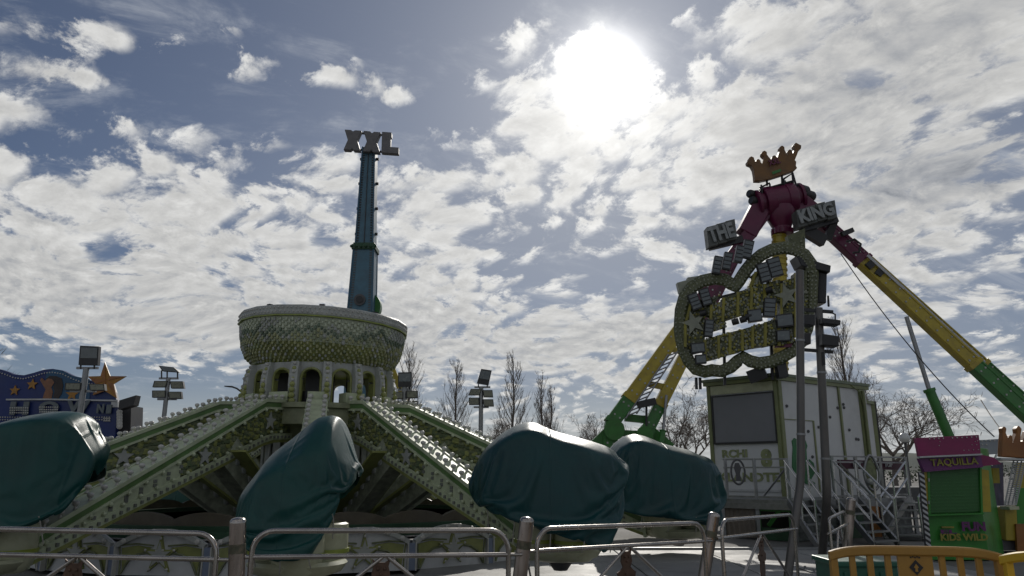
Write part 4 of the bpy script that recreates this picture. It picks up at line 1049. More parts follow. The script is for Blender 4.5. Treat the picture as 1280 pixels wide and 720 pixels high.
word_sign([(886,308),(922,299),(919,275.5),(883,283)], 'THE', 31.2, .55, 'word_sign')
word_sign([(998,284),(1047,271),(1044,249),(995,262)], 'KING', 30.6, .6, 'word_sign')
for A_ in ((K(886,309,31.6), K(928,299,31.6), .3, .25), (K(1000,287,31), K(1046,274,31), .3, .25), (K(1004,286,31.2), K(1030,302,31.4), .5, .35), (K(1042,277,31.2), K(1034,300,31.4), .3, .3), (K(1052,293,31.2), K(1066,287.5,31.2), .2, .2), (K(1084,334,31.2), K(1090,329,31.2), .3, .2), (K(1096,344,31.2), K(1101,338,31.2), .3, .2)):
    br_ = MB(); br_.bar(*A_, (0,1,0)); br_.build('sign_bracket', M['black'], kg, smooth=0)
hs = MB(); hs.tube([K(1058,302,31), K(1068,299,31), K(1076,305,31), K(1074,315,31), K(1066,316,31)], .05, 6); hs.build('hose', M['cable'], kg)
for x0,y0,x1,y1,sag in ((1051,317,1243,546,.5),(1226,500,1262,550,.1)):
    a, b = K(x0,y0,30.5), K(x1,y1,27.0); m = MB()
    m.tube([a+(b-a)*t-Vector((0,0,sag*4*t*(1-t))) for t in [i/14 for i in range(15)]], .022, 5)
    tag(rebase(m.build('stay_cable', M['cable'], None)), 'thin dark stay cable hanging from the upper part of the right ride leg' if sag > .3 else 'short thin stay cable near the green foot of the right ride leg', 'cable', 'stay cables of the pendulum ride')
bs = MB(); bs.box((K(972,590).x, KY+1.5, .5), (15,3,1.0)); bs.build('base', M['dgrey'], kg, smooth=0)
# ------------------------------------------------------------------ white control cabin
pl2 = lambda px, d: Vector((P(px,590,d).x, d, 0))
cA, cB, cC, cD = pl2(891,21.6), pl2(981,20.0), pl2(1093,22.5), pl2(1113,23.7)
DK = .95; RT = 4.02
cab = thing('control_cabin', 'white control cabin with lime corner trims, dark shutter screen and a frog decal', 'cabin', (cB.x, cB.y, DK))
def zz(v, z): return Vector((v.x, v.y, z))
back = cC-cB
wl_ = MB(); poly = [cA, cB, cC, cC+(cA-cB)]
wl_.prism([zz(p, DK) for p in poly], (0,0,RT-DK), 0)
nAB = Vector((cB.y-cA.y, -(cB.x-cA.x), 0)).normalized(); nAB = nAB if nAB.y < 0 else -nAB
nBC = Vector((cC.y-cB.y, -(cC.x-cB.x), 0)).normalized(); nBC = nBC if nBC.y < 0 else -nBC
FA = lambda u, z, o=0.0: zz(cA+(cB-cA)*u, z) + nAB*o
FB = lambda u, z, o=0.0: zz(cB+(cC-cB)*u, z) + nBC*o
def face_poly(F, pts, o, th, mb, mi=0):
    n_ = nAB if F is FA else nBC
    mb.prism([F(u, z, o) for u, z in pts], n_*th, mi)
def face_rect(F, u0, u1, z0, z1, o, th, mb, mi=0): face_poly(F, [(u0,z0),(u1,z0),(u1,z1),(u0,z1)], o, th, mb, mi)
rq = random.Random(3)
for i in range(16):
    u = .06+.9*rq.random(); z = 1.5+2.2*rq.random()
    c = FB(u, z, .02); wl_.ball(c, .045, 7, 5, 1, (1,.5,1))
wl_.build('wall', [M['cabwhite'] if 'cabwhite' in M else M.setdefault('cabwhite', mat('cabin_white', (0.50,0.51,0.52), .5, var=.06, vscale=1, dirt=.3, dcol=(0.26,0.26,0.25), dscale=1.2)), M['dgrey']], cab, smooth=30)
an = MB(); dirD = (cD-cC); nC_ = nAB
an.prism([zz(cC+nBC*-.35,DK), zz(cD+nBC*-.35,DK), zz(cD+Vector((-1.0,1.2,0)),DK), zz(cC+Vector((-1.0,1.2,0)),DK)], (0,0,RT-DK-.28)); an.build('annex_wall', M['cabwhite'], cab, smooth=0)
at = MB(); 
for p in (cD+nBC*-.34,): at.bar(zz(p,DK), zz(p,RT-.25), .12, .12, (0,1,0))
at.bar(zz(cC+nBC*-.34,RT-.26), zz(cD+nBC*-.34,RT-.26), .16, .1); at.build('annex_trim', M['trim'], cab, smooth=0)
ad = MB(); p = cD+nBC*-.36+Vector((.1,.1,0)); ad.bar(zz(p,DK), zz(p,RT-.2), .12, .2, (0,1,0)); ad.build('annex_edge', M['black'], cab, smooth=0)
rf = MB(); e = .09
cen = (cA+cC)/2
rpoly = [p + (p-cen).normalized()*e*1.5 for p in poly]
rf.prism([zz(p, RT+.005) for p in rpoly], (0,0,.10), 0); rf.prism([zz(p+(p-cen).normalized()*.05, RT+.108) for p in rpoly], (0,0,.08), 1)
rf.build('roof', [M['trim'], M['greenroof'] if 'greenroof' in M else M.setdefault('greenroof', mat('roof_green', (0.14,0.17,0.11), .5, var=.25, dirt=.4))], cab, smooth=0)
for F, u, w in ((FA,.02,.05),(FA,.975,.05),(FB,.012,.03),(FB,.66,.018),(FB,.93,.055)):
    m = MB(); face_rect(F, u-w/2, u+w/2, DK+.02, RT-.005, .003, .045, m); m.build('corner_trim', M['trim'], cab, smooth=0)
m = MB(); face_rect(FA, .05, .945, RT-.26, RT-.01, .003, .03, m); m.build('fascia', M['cream'], cab, smooth=0)
zt, zb_ = P(975,491,20.1).z, P(975,551,20.1).z
m = MB(); face_rect(FA, .085, .94, zb_, zt, .003, .05, m, 0); fr_ = m.build('shutter_screen', M['screen'], cab, smooth=0)
m = MB()
for u0,u1,z0,z1 in ((.065,.085,zb_-.05,zt+.04),(.94,.955,zb_-.05,zt+.04),(.085,.94,zt,zt+.04),(.085,.94,zb_-.06,zb_)): face_rect(FA, u0,u1,z0,z1,.003,.075,m)
m.build('screen_frame', M['black'], fr_, smooth=0)
exA, exB = (cB-cA), (cC-cB)
M['letterlime'] = mat('letter_lime', (0.20,0.225,0.11), .5, var=.35, vscale=6)
for w_, u, z, sz, wd, bo_w in (('RCHI',.16,2.0,.22,.36,.04),('8',.70,1.72,.50,.15,.06),('KLANDTE',.09,1.36,.24,.84,.04)):
    m = MB(); m.text(w_, FA(u, z, .006), exA, (0,0,1), sz, .015, width=exA.length*wd, bold=bo_w); m.build('wall_lettering', M['letterlime'], cab, smooth=0)
m = MB(); face_rect(FA, .14, .62, 1.95, 1.985, .003, .012, m); m.build('wall_moulding', M['greypale'], cab, smooth=0); m = MB(); face_rect(FA,.06,.94,1.10,1.16,.003,.03,m); m.build('wall_moulding', M['greypale'], cab, smooth=0)
dr = MB()
for u0,u1,z0,z1 in ((.335,.35,DK+.05,2.98),(.035,.35,2.98,3.0)): face_rect(FB,u0,u1,z0,z1,.003,.02,dr)
dr.build('door_edge', M['trim'], cab, smooth=0)
fg = MB(); FRG = [(.10,1.25),(.13,1.24),(.14,1.4),(.17,1.42),(.20,1.3),(.27,1.26),(.30,1.32),(.25,1.4),(.31,1.62),(.30,1.85),(.26,1.95),(.23,1.8),(.235,2.2),(.25,2.3),(.235,2.45),(.20,2.5),(.16,2.46),(.12,2.5),(.095,2.42),(.10,2.25),(.085,2.0),(.075,1.75),(.09,1.6),(.105,1.5)]
face_poly(FB, FRG, .003, .02, fg); fg.build('frog_decal', M['frog'], cab, smooth=0)
gt = MB(); q0 = FB(.93, RT-.05, .10); q1 = FB(.93, DK+.1, .10); gt.tube([q0,q1], .05, 8); gt.tube([FB(.2,RT+.18,.0),FB(.5,RT+.12,.03),FB(.75,RT+.2,.05),FB(.9,RT-.1,.08),FB(.93,RT-.6,.1)], .02, 6); gt.build('downpipe', M['trim'], cab)
un = MB(); un.prism([zz(p*.0+p+(cen-p).normalized()*.15, .05) for p in poly], (0,0,DK-.1)); un.build('underframe', M['black'], cab, smooth=0)

# ------------------------------------------------------------------ platform, railings and stairs before the cabin
plat = thing('entrance_platform', 'raised metal platform with railings round the white cabin', 'platform', (P(985,625,18.6).x, 18.6, 0))
f0, f1, f2 = pl2(900,19.6), pl2(988,18.3), pl2(1137,21.0)
s = MB(); s.prism([zz(f0,.86), zz(f1,.86), zz(f2,.86), zz(cC+nBC*.05,.86), zz(cB+(nAB+nBC)*.05,.86), zz(cA+nAB*.05,.86)], (0,0,.09)); s.build('platform_deck', M['galv'], plat, smooth=0)
s = MB()
for a, b in ((f0,f1),(f1,f2)): s.bar(zz(a,.80)-Vector((0,.02,0)), zz(b,.80)-Vector((0,.02,0)), .07, .14)
s.build('edge_beam', M['galv'], plat, smooth=0)
for p in (f0, f0.lerp(f1,.5), f1, f1.lerp(f2,.35), f1.lerp(f2,.7), f2):
    s = MB(); s.bar(zz(p,0), zz(p,.75), .09, .09, (0,1,0)); s.build('support_leg', M['galv'], plat, smooth=0)
def railing(a, b, zs=(1.92,1.72,1.02), posts=(0,.5,1), brace=((.62,1.05),(.98,1.7)), th=.03):
    r = MB(); n_ = Vector((0,0,0))
    L = lambda u, z: zz(a.lerp(b,u), z)
    for z in zs: r.bar(L(0,z), L(1,z), th*1.3, th*1.3)
    for u in posts: r.bar(L(u,DK), L(u,zs[0]+.02), .07, .07, (0,1,0))
    (u0,z0),(u1,z1) = brace; r.bar(L(u0,z0), L(u1,z1), .04, .04, (0,1,0))
    return r.build('railing', M['galv'], plat, smooth=0)
ra = railing(pl2(905,19.5), pl2(984,18.35), posts=(.03,.5,1))
rb2 = railing(pl2(1041,19.3), pl2(1135,20.95), zs=(2.0,1.86,1.02), posts=(0,.3,.62,.98), brace=((.1,1.8),(.45,1.05)))
# badges hung in the railings
c = P(922,590,19.15); em = MB(); em.tube([c+Vector((.17*math.cos(t),-.03,.30*math.sin(t))) for t in [2*PI*i/28 for i in range(28)]], .025, 8, closed=True)
em.build('badge_ring', M['dgrey'], ra)
em = MB(); em.prism([c+Vector((x,-.03,z)) for x, z in ((-.06,-.22),(.07,-.22),(.05,-.05),(.09,.1),(.04,.22),(-.05,.22),(-.09,.1),(-.05,-.05))], (0,.03,0)); em.build('badge_figure', M['dgrey'], ra, smooth=0)
c = P(1089,591,19.95); em = MB(); em.tube([c+Vector((.20*math.cos(t)*(1-.32*max(0,math.sin(t))),-.03,.44*math.sin(t))) for t in [2*PI*i/32 for i in range(32)]], .035, 8, closed=True); em.build('badge_ring', M['galv'], rb2)
em = MB(); em.ball(c+Vector((0,0,.0)), .15, 12, 8, 0, (1,.2,2.2)); em.ball(c+Vector((-.08,-.06,-.22)), .09, 10, 6, 1); em.build('badge_figure', [M['olivedk'], M['grey']], rb2)
# brown cloth skirt and a dark opening with a green frame beneath the deck
s = MB(); rows = []
for j in range(7):
    rows.append([zz(f0.lerp(f1, .02+.48*i/30), .04+.74*j/6) + Vector((0, .05+.02*math.sin(i*1.3+j*.4), 0)) for i in range(31)])
s.grid(rows); s.build('cloth_skirt', M['brown'], plat)
s = MB(); G = lambda u, z: zz(f0.lerp(f1,u), z)+Vector((0,.08,0))
for a, b in ((G(.53,.02),G(.53,.76)),(G(.97,.02),G(.97,.76)),(G(.53,.73),G(.97,.73)),(G(.66,.35),G(.83,.72))): s.bar(a, b, .09, .06, (0,1,0))
s.build('hatch_frame', M['green'], plat, smooth=0)
s = MB(); s.prism([G(.55,.02), G(.95,.02), G(.95,.30), G(.55,.30)], (0,.05,0)); s.build('hatch_board', M['dkgreen'], plat, smooth=0)
s = MB(); H2 = lambda u, z: zz(f1.lerp(f2,u), z)+Vector((0,.10,0))
s.prism([H2(.02,.02),H2(.98,.02),H2(.98,.72),H2(.02,.72)], (0,.03,0)); s.build('under_panel', M['blockwork'] if 'blockwork' in M else M.setdefault('blockwork', mat('under_panel_grey', (0.13,0.14,0.14), .7, var=.6, vscale=7, dirt=.6, dcol=(0.04,0.045,0.05), dscale=5)), plat, smooth=0)
s = MB(); s.bar(H2(.60,.02)-Vector((0,.3,0)), H2(.60,.76)-Vector((0,.3,0)), .26, .06, (0,1,0)); s.build('orange_board', M['orange'], plat, smooth=0)
s = MB(); s.prism([p-Vector((0,.22,0)) for p in (H2(.20,.02),H2(.52,.02),H2(.52,.7),H2(.44,.45),H2(.34,.3))], (0,.03,0)); s.build('canvas_flap', M['dkgreen'], plat, smooth=0)
def stairs(tp_, bp_, wv, n, mname, label_mat='galv'):
    """tp_ and bp_: head and foot of the near stringer, wv: vector to the far stringer"""
    tp_, bp_, wv = Vector(tp_), Vector(bp_), Vector(wv)
    s = MB()
    for o in (Vector((0,0,0)), wv): s.bar(tp_+o, bp_+o, .05, .16)
    for i in range(n):
        c = tp_+(bp_-tp_)*((i+.7)/n); c = c+wv*.5; run = Vector((bp_.x-tp_.x, bp_.y-tp_.y, 0))/n
        s.prism([c-wv*.49-run*.45, c+wv*.49-run*.45, c+wv*.49+run*.5, c-wv*.49+run*.5], (0,0,.03))
    st_ = s.build('stair_flight', M['galv'], plat, smooth=0)
    for o in (Vector((0,0,0)), wv):
        h = MB()
        for z in (.95,.52): h.tube([tp_+o+Vector((0,0,z)), bp_+o+Vector((0,0,z))], .026, 8)
        for t in (0,.52,1): h.tube([tp_+(bp_-tp_)*t+o, tp_+(bp_-tp_)*t+o+Vector((0,0,.97))], .024, 8)
        h.build('handrail', M[mname], st_)
M['bright_rail'] = mat('bright_rail', (0.48,0.48,0.48), .28, .8, var=.1)
t1 = P(985,626,18.15); t1.z = .93
stairs(t1, (P(1024,690,16.4).x, 16.4, .06), (.75,.55,0), 5, 'bright_rail')
t2 = P(1046,626,18.9); t2.z = .93
stairs(t2, (P(1094,690,16.9).x, 16.9, .06), (.75,.45,0), 5, 'bright_rail')
t3 = P(1139,640,20.7); t3.z = .93
stairs(t3, (P(1108,690,18.9).x, 18.9, .06), (.8,-.25,0), 5, 'bright_rail')
# plum stall sign beyond the railing
ss_ = thing('stall_sign', 'long plum name board between railing and cabin with worn pale letters', 'sign', (P(1090,579,20.6).x, 20.6, DK), None)
a, b = P(1047,574.5,20.2), P(1131,577,21.3); hgt = P(1090,587,20.7).z - P(1090,576,20.7).z
s = MB(); s.bar(a+Vector((0,0,hgt/2)), b+Vector((0,0,hgt/2)), .05, abs(hgt), mi=0); s.build('board', M['plumdk'] if 'plumdk' in M else M.setdefault('plumdk', mat('plum_dark', (0.06,0.012,0.03), .5, var=.2)), ss_, smooth=0)
ex_ = (b-a).normalized(); s = MB(); z_ = a.z+hgt*.80
for w_, u in (('BARK', .20), ('TOP', .66)): s.text(w_, zz(a.lerp(b,u), z_)+Vector((0,-.06,0)), ex_, (0,0,1), abs(hgt)*.5, .02, width=.30, bold=.03)
s.build('board_lettering', M['greypale'], ss_, smooth=0)
for u in (.02, .98):
    s = MB(); p = a.lerp(b,u); s.bar(zz(p,DK), zz(p, a.z), .05, .05, (0,1,0)); s.build('board_post', M['galv'], ss_, smooth=0)

# ------------------------------------------------------------------ lobed light sign on the cabin roof
HZ = lambda x, y: (820+x/3.79, 290+y/3.79)
def H(x, y, o=0.0):
    px, py = HZ(x, y); t = (px-845)/165.0
    return P(px, py, 20.9-1.6*t+o)
sg = thing('light_sign', 'big lobed frame of studded olive rings with letter tablets and lamps on the cabin roof', 'sign', (cA.lerp(cC,.4).x, 21.0, RT+.19))
def studded(name, a, b, scale):
    m = mat(name, a, .5, var=.3, vscale=5, dirt=.4, dcol=(0.06,0.065,0.035), dscale=3)
    nt = m.node_tree; bs_ = nt.nodes['Principled BSDF']; src = bs_.inputs['Base Color'].links[0].from_socket
    tc = nt.nodes.new('ShaderNodeTexCoord'); v = nt.nodes.new('ShaderNodeTexVoronoi'); v.inputs['Scale'].default_value = scale; nt.links.new(tc.outputs['Object'], v.inputs['Vector'])
    mr = nt.nodes.new('ShaderNodeMapRange'); mr.inputs['From Min'].default_value = .22; mr.inputs['From Max'].default_value = .42; mr.inputs['To Min'].default_value = 1; mr.inputs['To Max'].default_value = 0
    nt.links.new(v.outputs['Distance'], mr.inputs['Value'])
    mx = nt.nodes.new('ShaderNodeMix'); mx.data_type = 'RGBA'; mx.inputs['B'].default_value = (*b, 1); nt.links.new(mr.outputs[0], mx.inputs['Factor']); nt.links.new(src, mx.inputs['A']); nt.links.new(mx.outputs['Result'], bs_.inputs['Base Color'])
    bp = nt.nodes.new('ShaderNodeBump'); bp.inputs['Strength'].default_value = .8; bp.inputs['Distance'].default_value = .05; nt.links.new(mr.outputs[0], bp.inputs['Height']); nt.links.new(bp.outputs[0], bs_.inputs['Normal'])
    return m
M['olivedk2'] = studded('ring_olive', (0.095,0.105,0.05), (0.20,0.215,0.14), 9)
M['tabolive'] = studded('tablet_olive', (0.07,0.078,0.034), (0.17,0.185,0.10), 11)
RING = [(115,420),(118,370),(135,310),(170,262),(220,232),(275,220),(325,225),(358,248),(375,262),(392,235),(420,190),(455,145),(500,108),(550,84),(610,74),(660,84),(705,108),(735,150),(742,200),(738,260),(735,330),(728,400),(715,460),(690,520),(650,562),(600,592),(545,614),(490,622),(445,612),(412,592),(388,610),(355,640),(310,660),(265,655),(232,662),(190,650),(155,610),(132,560),(118,500),(113,460)]
rg = MB(); n_ = len(RING); pin = []
for i, (x, y) in enumerate(RING):
    x0,y0 = RING[i-1]; x1,y1 = RING[(i+1) % n_]; L = math.hypot(x1-x0, y1-y0); nx_, ny_ = (y1-y0)/L, -(x1-x0)/L
    pin.append((x,y,nx_,ny_))
W2 = 30
loop = [[H(x+sx*nx_*W2, y+sx*ny_*W2, o) for sx, o in ((-1,-.10),(-.55,-.16),(.55,-.16),(1,-.10),(1,.12),(-1,.12),(-1,-.10))] for x,y,nx_,ny_ in pin]
rg.grid(loop+[loop[0]], 0)
for i in range(n_):
    x0,y0,a0,b0 = pin[i]; x1,y1,a1,b1 = pin[(i+1) % n_]; k = max(1, int(math.hypot(x1-x0,y1-y0)/17))
    for j in range(k):
        t = (j+.5)/k; x,y,a,b = x0+(x1-x0)*t, y0+(y1-y0)*t, a0+(a1-a0)*t, b0+(b1-b0)*t
        for q in (-.62, 0, .62): rg.ball(H(x+a*W2*q, y+b*W2*q, -.155), .030, 5, 4, 1)
rg.build('ring_frame', [M['olivedk2'] if 'olivedk2' in M else M.setdefault('olivedk2', mat('ring_olive', (0.21,0.225,0.13), .5, var=.3, vscale=5)), M['studgrey'] if 'studgrey' in M else M.setdefault('studgrey', mat('stud_grey', (0.21,0.22,0.17), .4, var=.3))], sg, smooth=40)
def tablet(q, k, name='letter_tablet'):
    m = MB(); m.prism([H(x,y,-.22) for x,y in q], (0,.30,0), 0)
    xs_ = [p[0] for p in q]; ys_ = [p[1] for p in q]; r_ = random.Random(k); x0,x1 = min(xs_),max(xs_); cx_ = (x0+x1)/2
    for i in range(46):
        t = r_.random(); s_ = r_.random(); a_ = Vector(q[0]).lerp(Vector(q[1]), s_); b_ = Vector(q[3]).lerp(Vector(q[2]), s_); pp = a_.lerp(b_, t)
        m.ball(H(pp.x, pp.y, -.225), .04, 5, 4, 1 if r_.random() < .6 else 2)
    e0, e1 = Vector(q[0]), Vector(q[3])
    m.bar(H(*e0,-.27)+Vector((.02,0,0)), H(*e1,-.27)+Vector((.02,0,0)), .07, .06, (0,1,0), 2)
    return m.build(name, [M['tabolive'], M['studgrey'], M['ochre'] if 'ochre' in M else M.setdefault('ochre', mat('ochre', (0.22,0.2,0.03), .5, var=.3))], sg, smooth=40)
TB = [[(255,450),(308,425),(305,330),(258,345)],[(312,424),(378,402),(382,292),(318,312)],[(382,402),(442,380),(444,270),(386,285)],[(446,376),(506,352),(508,240),(450,262)],
      [(232,612),(292,598),(290,490),(228,512)],[(294,597),(345,580),(344,478),(292,490)],[(347,580),(404,566),(402,462),(346,476)],[(406,562),(452,550),(452,448),(404,462)],[(454,549),(512,540),(512,432),(454,446)],[(514,542),(578,528),(576,410),(514,428)],
      [(135,545),(232,520),(232,400),(135,425)],[(140,420),(255,395),(300,300),(165,330)],[(580,540),(655,520),(650,410),(580,425)],[(512,350),(590,325),(588,225),(512,245)],[(440,265),(512,240),(540,150),(470,190)],[(590,420),(655,395),(655,215),(592,245)],[(657,500),(712,480),(716,180),(657,195)],[(420,400),(520,375),(520,345),(420,372)],[(232,480),(330,450),(330,425),(232,452)]]
for k, q in enumerate(TB): tablet(q, k)
for q in (((100,240),(155,225),(158,262),(112,290)), ((150,215),(200,208),(205,232),(158,245))):
    m = MB(); m.prism([H(x,y,.05) for x,y in q], (0,.2,0)); m.build('small_tablet', M['studgrey'], sg, smooth=0)
m = MB(); m.prism([H(x,y,.2) for x,y in ((622,18),(705,-18),(708,85),(632,60))], (0,.2,0)); m.build('small_tablet', M['olivedk2'], sg, smooth=0)
st2 = MB(); st2.prism([H(620+x, 300-y, -.3) for x, y in starpoly((0,0), 62, 24, 5, PI/2+.3)], (0,.06,0)); st2.build('star', M['studgrey'], sg, smooth=0)
st2 = MB(); st2.prism([H(178+x, 430-y, -.3) for x, y in starpoly((0,0), 60, 24, 5, PI/2+.3)], (0,.06,0)); st2.build('star', M['studgrey'], sg, smooth=0)
def louvre(cx, cy, w, h, tilt=0.0, n=4, name='louvre_lamp'):
    m = MB(); c, s_ = math.cos(tilt), math.sin(tilt)
    R2 = lambda x, y: (cx+x*c-y*s_, cy+x*s_+y*c)
    m.prism([H(*R2(x,y),-.36) for x,y in ((-w/2-3,h/2+4),(w/2+3,h/2+4),(w/2+3,-h/2-4),(-w/2-3,-h/2-4))], (0,.13,0), 0)
    for i in range(n):
        y0 = -h/2+h*i/n+2.5; y1 = -h/2+h*(i+1)/n-2.5
        m.prism([H(*R2(x,y),-.375) for x,y in ((-w/2,y1),(w/2,y1),(w/2,y0),(-w/2,y0))], (0,.012,0), 1)
    return m.build(name, [M['black'], M['lens']], sg, smooth=0)
for a in ((185,328,40,72,-.35),(236,306,38,74,-.28),(292,155,32,76,.18),(340,136,34,74,.18),(397,103,32,72,.2),(436,80,40,78,.22),(514,190,44,84,-.28),(566,165,52,84,-.28),(540,357,48,84,.06),(252,455,34,74,.08)): louvre(*a)
for a in ((200,548,58,40,-.1),(612,418,70,54,-.12),(605,490,56,46,-.05),(214,602,44,36,-.08),(470,395,58,52,-.15)): louvre(*a, n=1, name='flood_lamp')
for cx,cy in ((375,425),(412,415),(440,400),(535,275),(222,385)):
    m = MB(); m.cyl(H(cx-14,cy+4,-.3), H(cx+16,cy-4,-.3), .085, 14); m.build('par_can', M['black'], sg)
rd = MB(); rd.prism([H(x,y,-.2) for x,y in ((560,548),(600,520),(655,510),(640,545))], (0,.05,0)); rd.build('red_lip', M['magenta'], sg, smooth=0)
fm = MB()
for x0,y0,x1,y1 in ((320,400,326,725),(545,520,552,700),(190,690,192,745),(208,690,210,745),(160,345,690,215),(130,585,640,470),(470,620,500,690),(600,590,590,690)): fm.bar(H(x0,y0,.1), H(x1,y1,.1), .07, .07, (0,1,0))
fm.bar(H(440,690,.1), H(520,660,.1), .35, .25, (0,1,0)); fm.bar(H(585,620,0.05), H(600,690,.05), .25, .25, (0,1,0)); fm.bar(H(420,205,.0), H(560,245,.0), .06, .06, (0,1,0))
fm.build('support_frame', M['black'], sg, smooth=0)
# black lamp hood and box at the sign's right end
hb_ = MB(); hb_.prism([H(x,y,-.15) for x,y in ((665,110),(830,158),(826,192),(690,160))], (0,.55,0)); hb_.build('lamp_hood', M['black'], sg, smooth=0, bevel=.02)
hb_ = MB(); hb_.prism([H(x,y,.0) for x,y in ((700,330),(808,338),(812,185),(705,180))], (0,.5,0)); hb_.bar(H(815,300,.2), H(818,355,.2), .06, .06, (0,1,0)); hb_.build('speaker_box', M['black'], sg, smooth=0, bevel=.03)

# ------------------------------------------------------------------ bent steel light poles
def bpole(pts, r, label):
    top_, bend, foot = pts
    root = thing('light_pole', label, 'pole', (foot.x, foot.y, 0), 'bent steel light poles')
    m = MB(); path = [top_]
    for t in (0,.25,.5,.75,1):
        a = bend+(top_-bend).normalized()*.25; b = bend+(foot-bend).normalized()*.25; path.append(a*(1-t)**2 + bend*2*t*(1-t) + b*t*t)
    path.append(foot); m.tube(path, r, 20); m.build('tube', M['polesteel'], root, smooth=50)
    for t in (.35,.8):
        c = top_.lerp(bend, t); m = MB(); m.tube([c, c-(top_-bend).normalized()*.03], r*1.12, 20); m.build('collar', M['galv'], root)
    m = MB(); m.box((foot.x, foot.y, .07), (.5,.5,.02)); 
    for sx in (-.18,.18):
        for sy in (-.18,.18): m.cyl((foot.x+sx,foot.y+sy,.08), (foot.x+sx,foot.y+sy,.12), .02, 8)
    m.build('base_plate', M['galv'], root, smooth=30)
    return root
M['polesteel'] = mat('pole_steel', (0.12,0.115,0.11), .42, .7, var=.25, vscale=3, dirt=.4, dcol=(0.16,0.12,0.10), dscale=4, stretch=(1,1,.3))
p1t, p1b = P(999.5,338,11.2), P(1001.5,596,11.2); q = PZ(982,733,.06); 
bpole((p1t, p1b, Vector((P(984,722,11.0).x-.02, 11.0, .06))), .060, 'bent steel pole rising in front of the lobed light sign')
p2 = P(1023,385,12.0); p2b = P(1034,622,12.0); p2f = PZ(1026,714,.06)
rk = bpole((p2, p2b, p2f), .066, 'bent steel pole carrying black floodlights beside the white cabin')
for y0 in (387,437):
    m = MB(); m.bar(P(1002,y0,12.0), P(1041,y0+3,12.0), .05, .05); m.build('cross_arm', M['black'], rk, smooth=0)
for (x0,y0,x1,y1) in ((1028,397,1051,406),(1028,417,1049,433),(1004,393,1019,407),(1004,416,1014,430)):
    m = MB(); a = P(x0,y0,11.9); b = P(x1,y1,11.9)
    m.prism([P(x0,y0,11.8),P(x1,y0+(3 if x0>1020 else 0),11.8),P(x1,y1,11.8),P(x0,y1-2,11.8)], (0,.22,0)); m.build('floodlight', M['black'], rk, smooth=0, bevel=.01)
m = MB(); m.tube([P(1037,390,11.9),P(1044,393,11.9),P(1044,402,11.9)], .014, 6); m.build('lamp_bracket', M['black'], rk); m = MB(); m.tube([P(1029,440,11.9),P(1030,456,11.9)], .025, 6); m.build('lamp_bracket', M['black'], rk)
# ------------------------------------------------------------------ ticket booth
TD = 14.5
T = lambda x, y, o=0.0: P(x, y, TD+o)
tb_ = thing('ticket_booth', 'small green ticket booth with plum roof board and striped edge post', 'ticket booth', (T(1195,690).x, TD+.6, 0))
def flat(name, pts, th, m, parent, o=0.0, bevel=0.0, F=T):
    mb = MB(); mb.prism([F(x, y, o) for x, y in pts], (0,th,0)); return mb.build(name, m, parent, smooth=0, bevel=bevel)
gz = T(1195,690).z
body = MB(); x0, x1 = T(1160,640).x, T(1231,640).x
body.prism([Vector((x0,TD+.07,.02)), Vector((x1,TD+.07,.02)), Vector((x1+1.0,TD+1.2,.02)), Vector((x0+.9,TD+1.2,.02))], (0,0,2.06)); body.build('booth_wall', M['greenhi'], tb_, smooth=0, bevel=.01)
sh_ = flat('shutter', [(1163,641),(1227,639),(1225,583),(1160,584)], .05, M['greenpanel'] if 'greenpanel' in M else M.setdefault('greenpanel', mat('shutter_green', (0.024,0.12,0.025), .45, var=.1, dirt=.4, dcol=(0.03,0.06,0.02), dscale=2.5)), tb_)
m = MB()
for k in range(13): m.bar(T(1163.5,637-4.1*k,-.005), T(1226,635.3-4.05*k,-.005), .012, .022)
m.build('shutter_ribs', M['greenpanel'], sh_, smooth=0)
for pts in (((1161,643),(1163.4,643),(1162.4,583),(1159,583)),((1226.6,641),(1229,641),(1227,582),(1224.8,582))): flat('shutter_rail', pts, .09, M['greenhi'], tb_, -.04)
for y in (600,628):
    m = MB(); m.cyl(T(1161,y+2,-.06), T(1161,y-2,-.06), .018, 8); m.build('hinge', M['galv'], tb_)
flat('counter', [(1160,645),(1230,643),(1230,641),(1160,643)], .2, M['greenhi'], tb_, -.1)
rb_ = flat('roof_board', [(1149,570.5),(1226,567),(1223.5,543.5),(1144.5,547.5)], .08, M['plum'], tb_, -.25)
bl0 = None
for x, y, r in [(1162+5.7*i, 548.6-.25*i, .014) for i in range(4)] + [(1190.5+6*i, 547.4-.25*i, .014) for i in range(6)] + [(x, y, .009) for x, y in ((1205,563),(1211,562.7),(1217,562.4),(1223,562),(1174,557),(1175,552),(1215,556),(1221,556),(1219,552),(1222,551))]:
    m = MB(); m.ball(T(x, y, -.262), r, 7, 5); m.build('bulb', M['bulb'], rb_)
m = MB(); m.bar(T(1148,571.5,-.22), T(1226,568,-.22), .1, .03); m.build('gutter', M['greypale'], tb_, smooth=0)
fs = flat('fascia', [(1156,590),(1229,584),(1226,569.5),(1149,573)], .1, M['purple'], tb_, -.16)
flat('fascia', [(1227,583),(1252,580),(1243,572),(1226,568)], .25, M['plum'], tb_, -.1)
m = MB(); o_ = T(1164,584.5,-.175); m.text('TAQUILLA', o_, T(1222,582,-.175)-o_, (0,0,1), .155, .012, width=.90, bold=.02); m.build('fascia_lettering', M['ochre'], fs, smooth=0)
for pts in (((1158,640),(1163,640),(1160,586),(1154,588)), ((1228,640),(1239,640),(1236,588),(1225,586))): flat('side_strip', pts, .06, M['yellow'], tb_, -.03)
hz = MB(); a0, a1 = T(1160.5,690,-.12), T(1151,590,-.12); hz.bar(a0, a1, .09, .06, (0,1,0), 0)
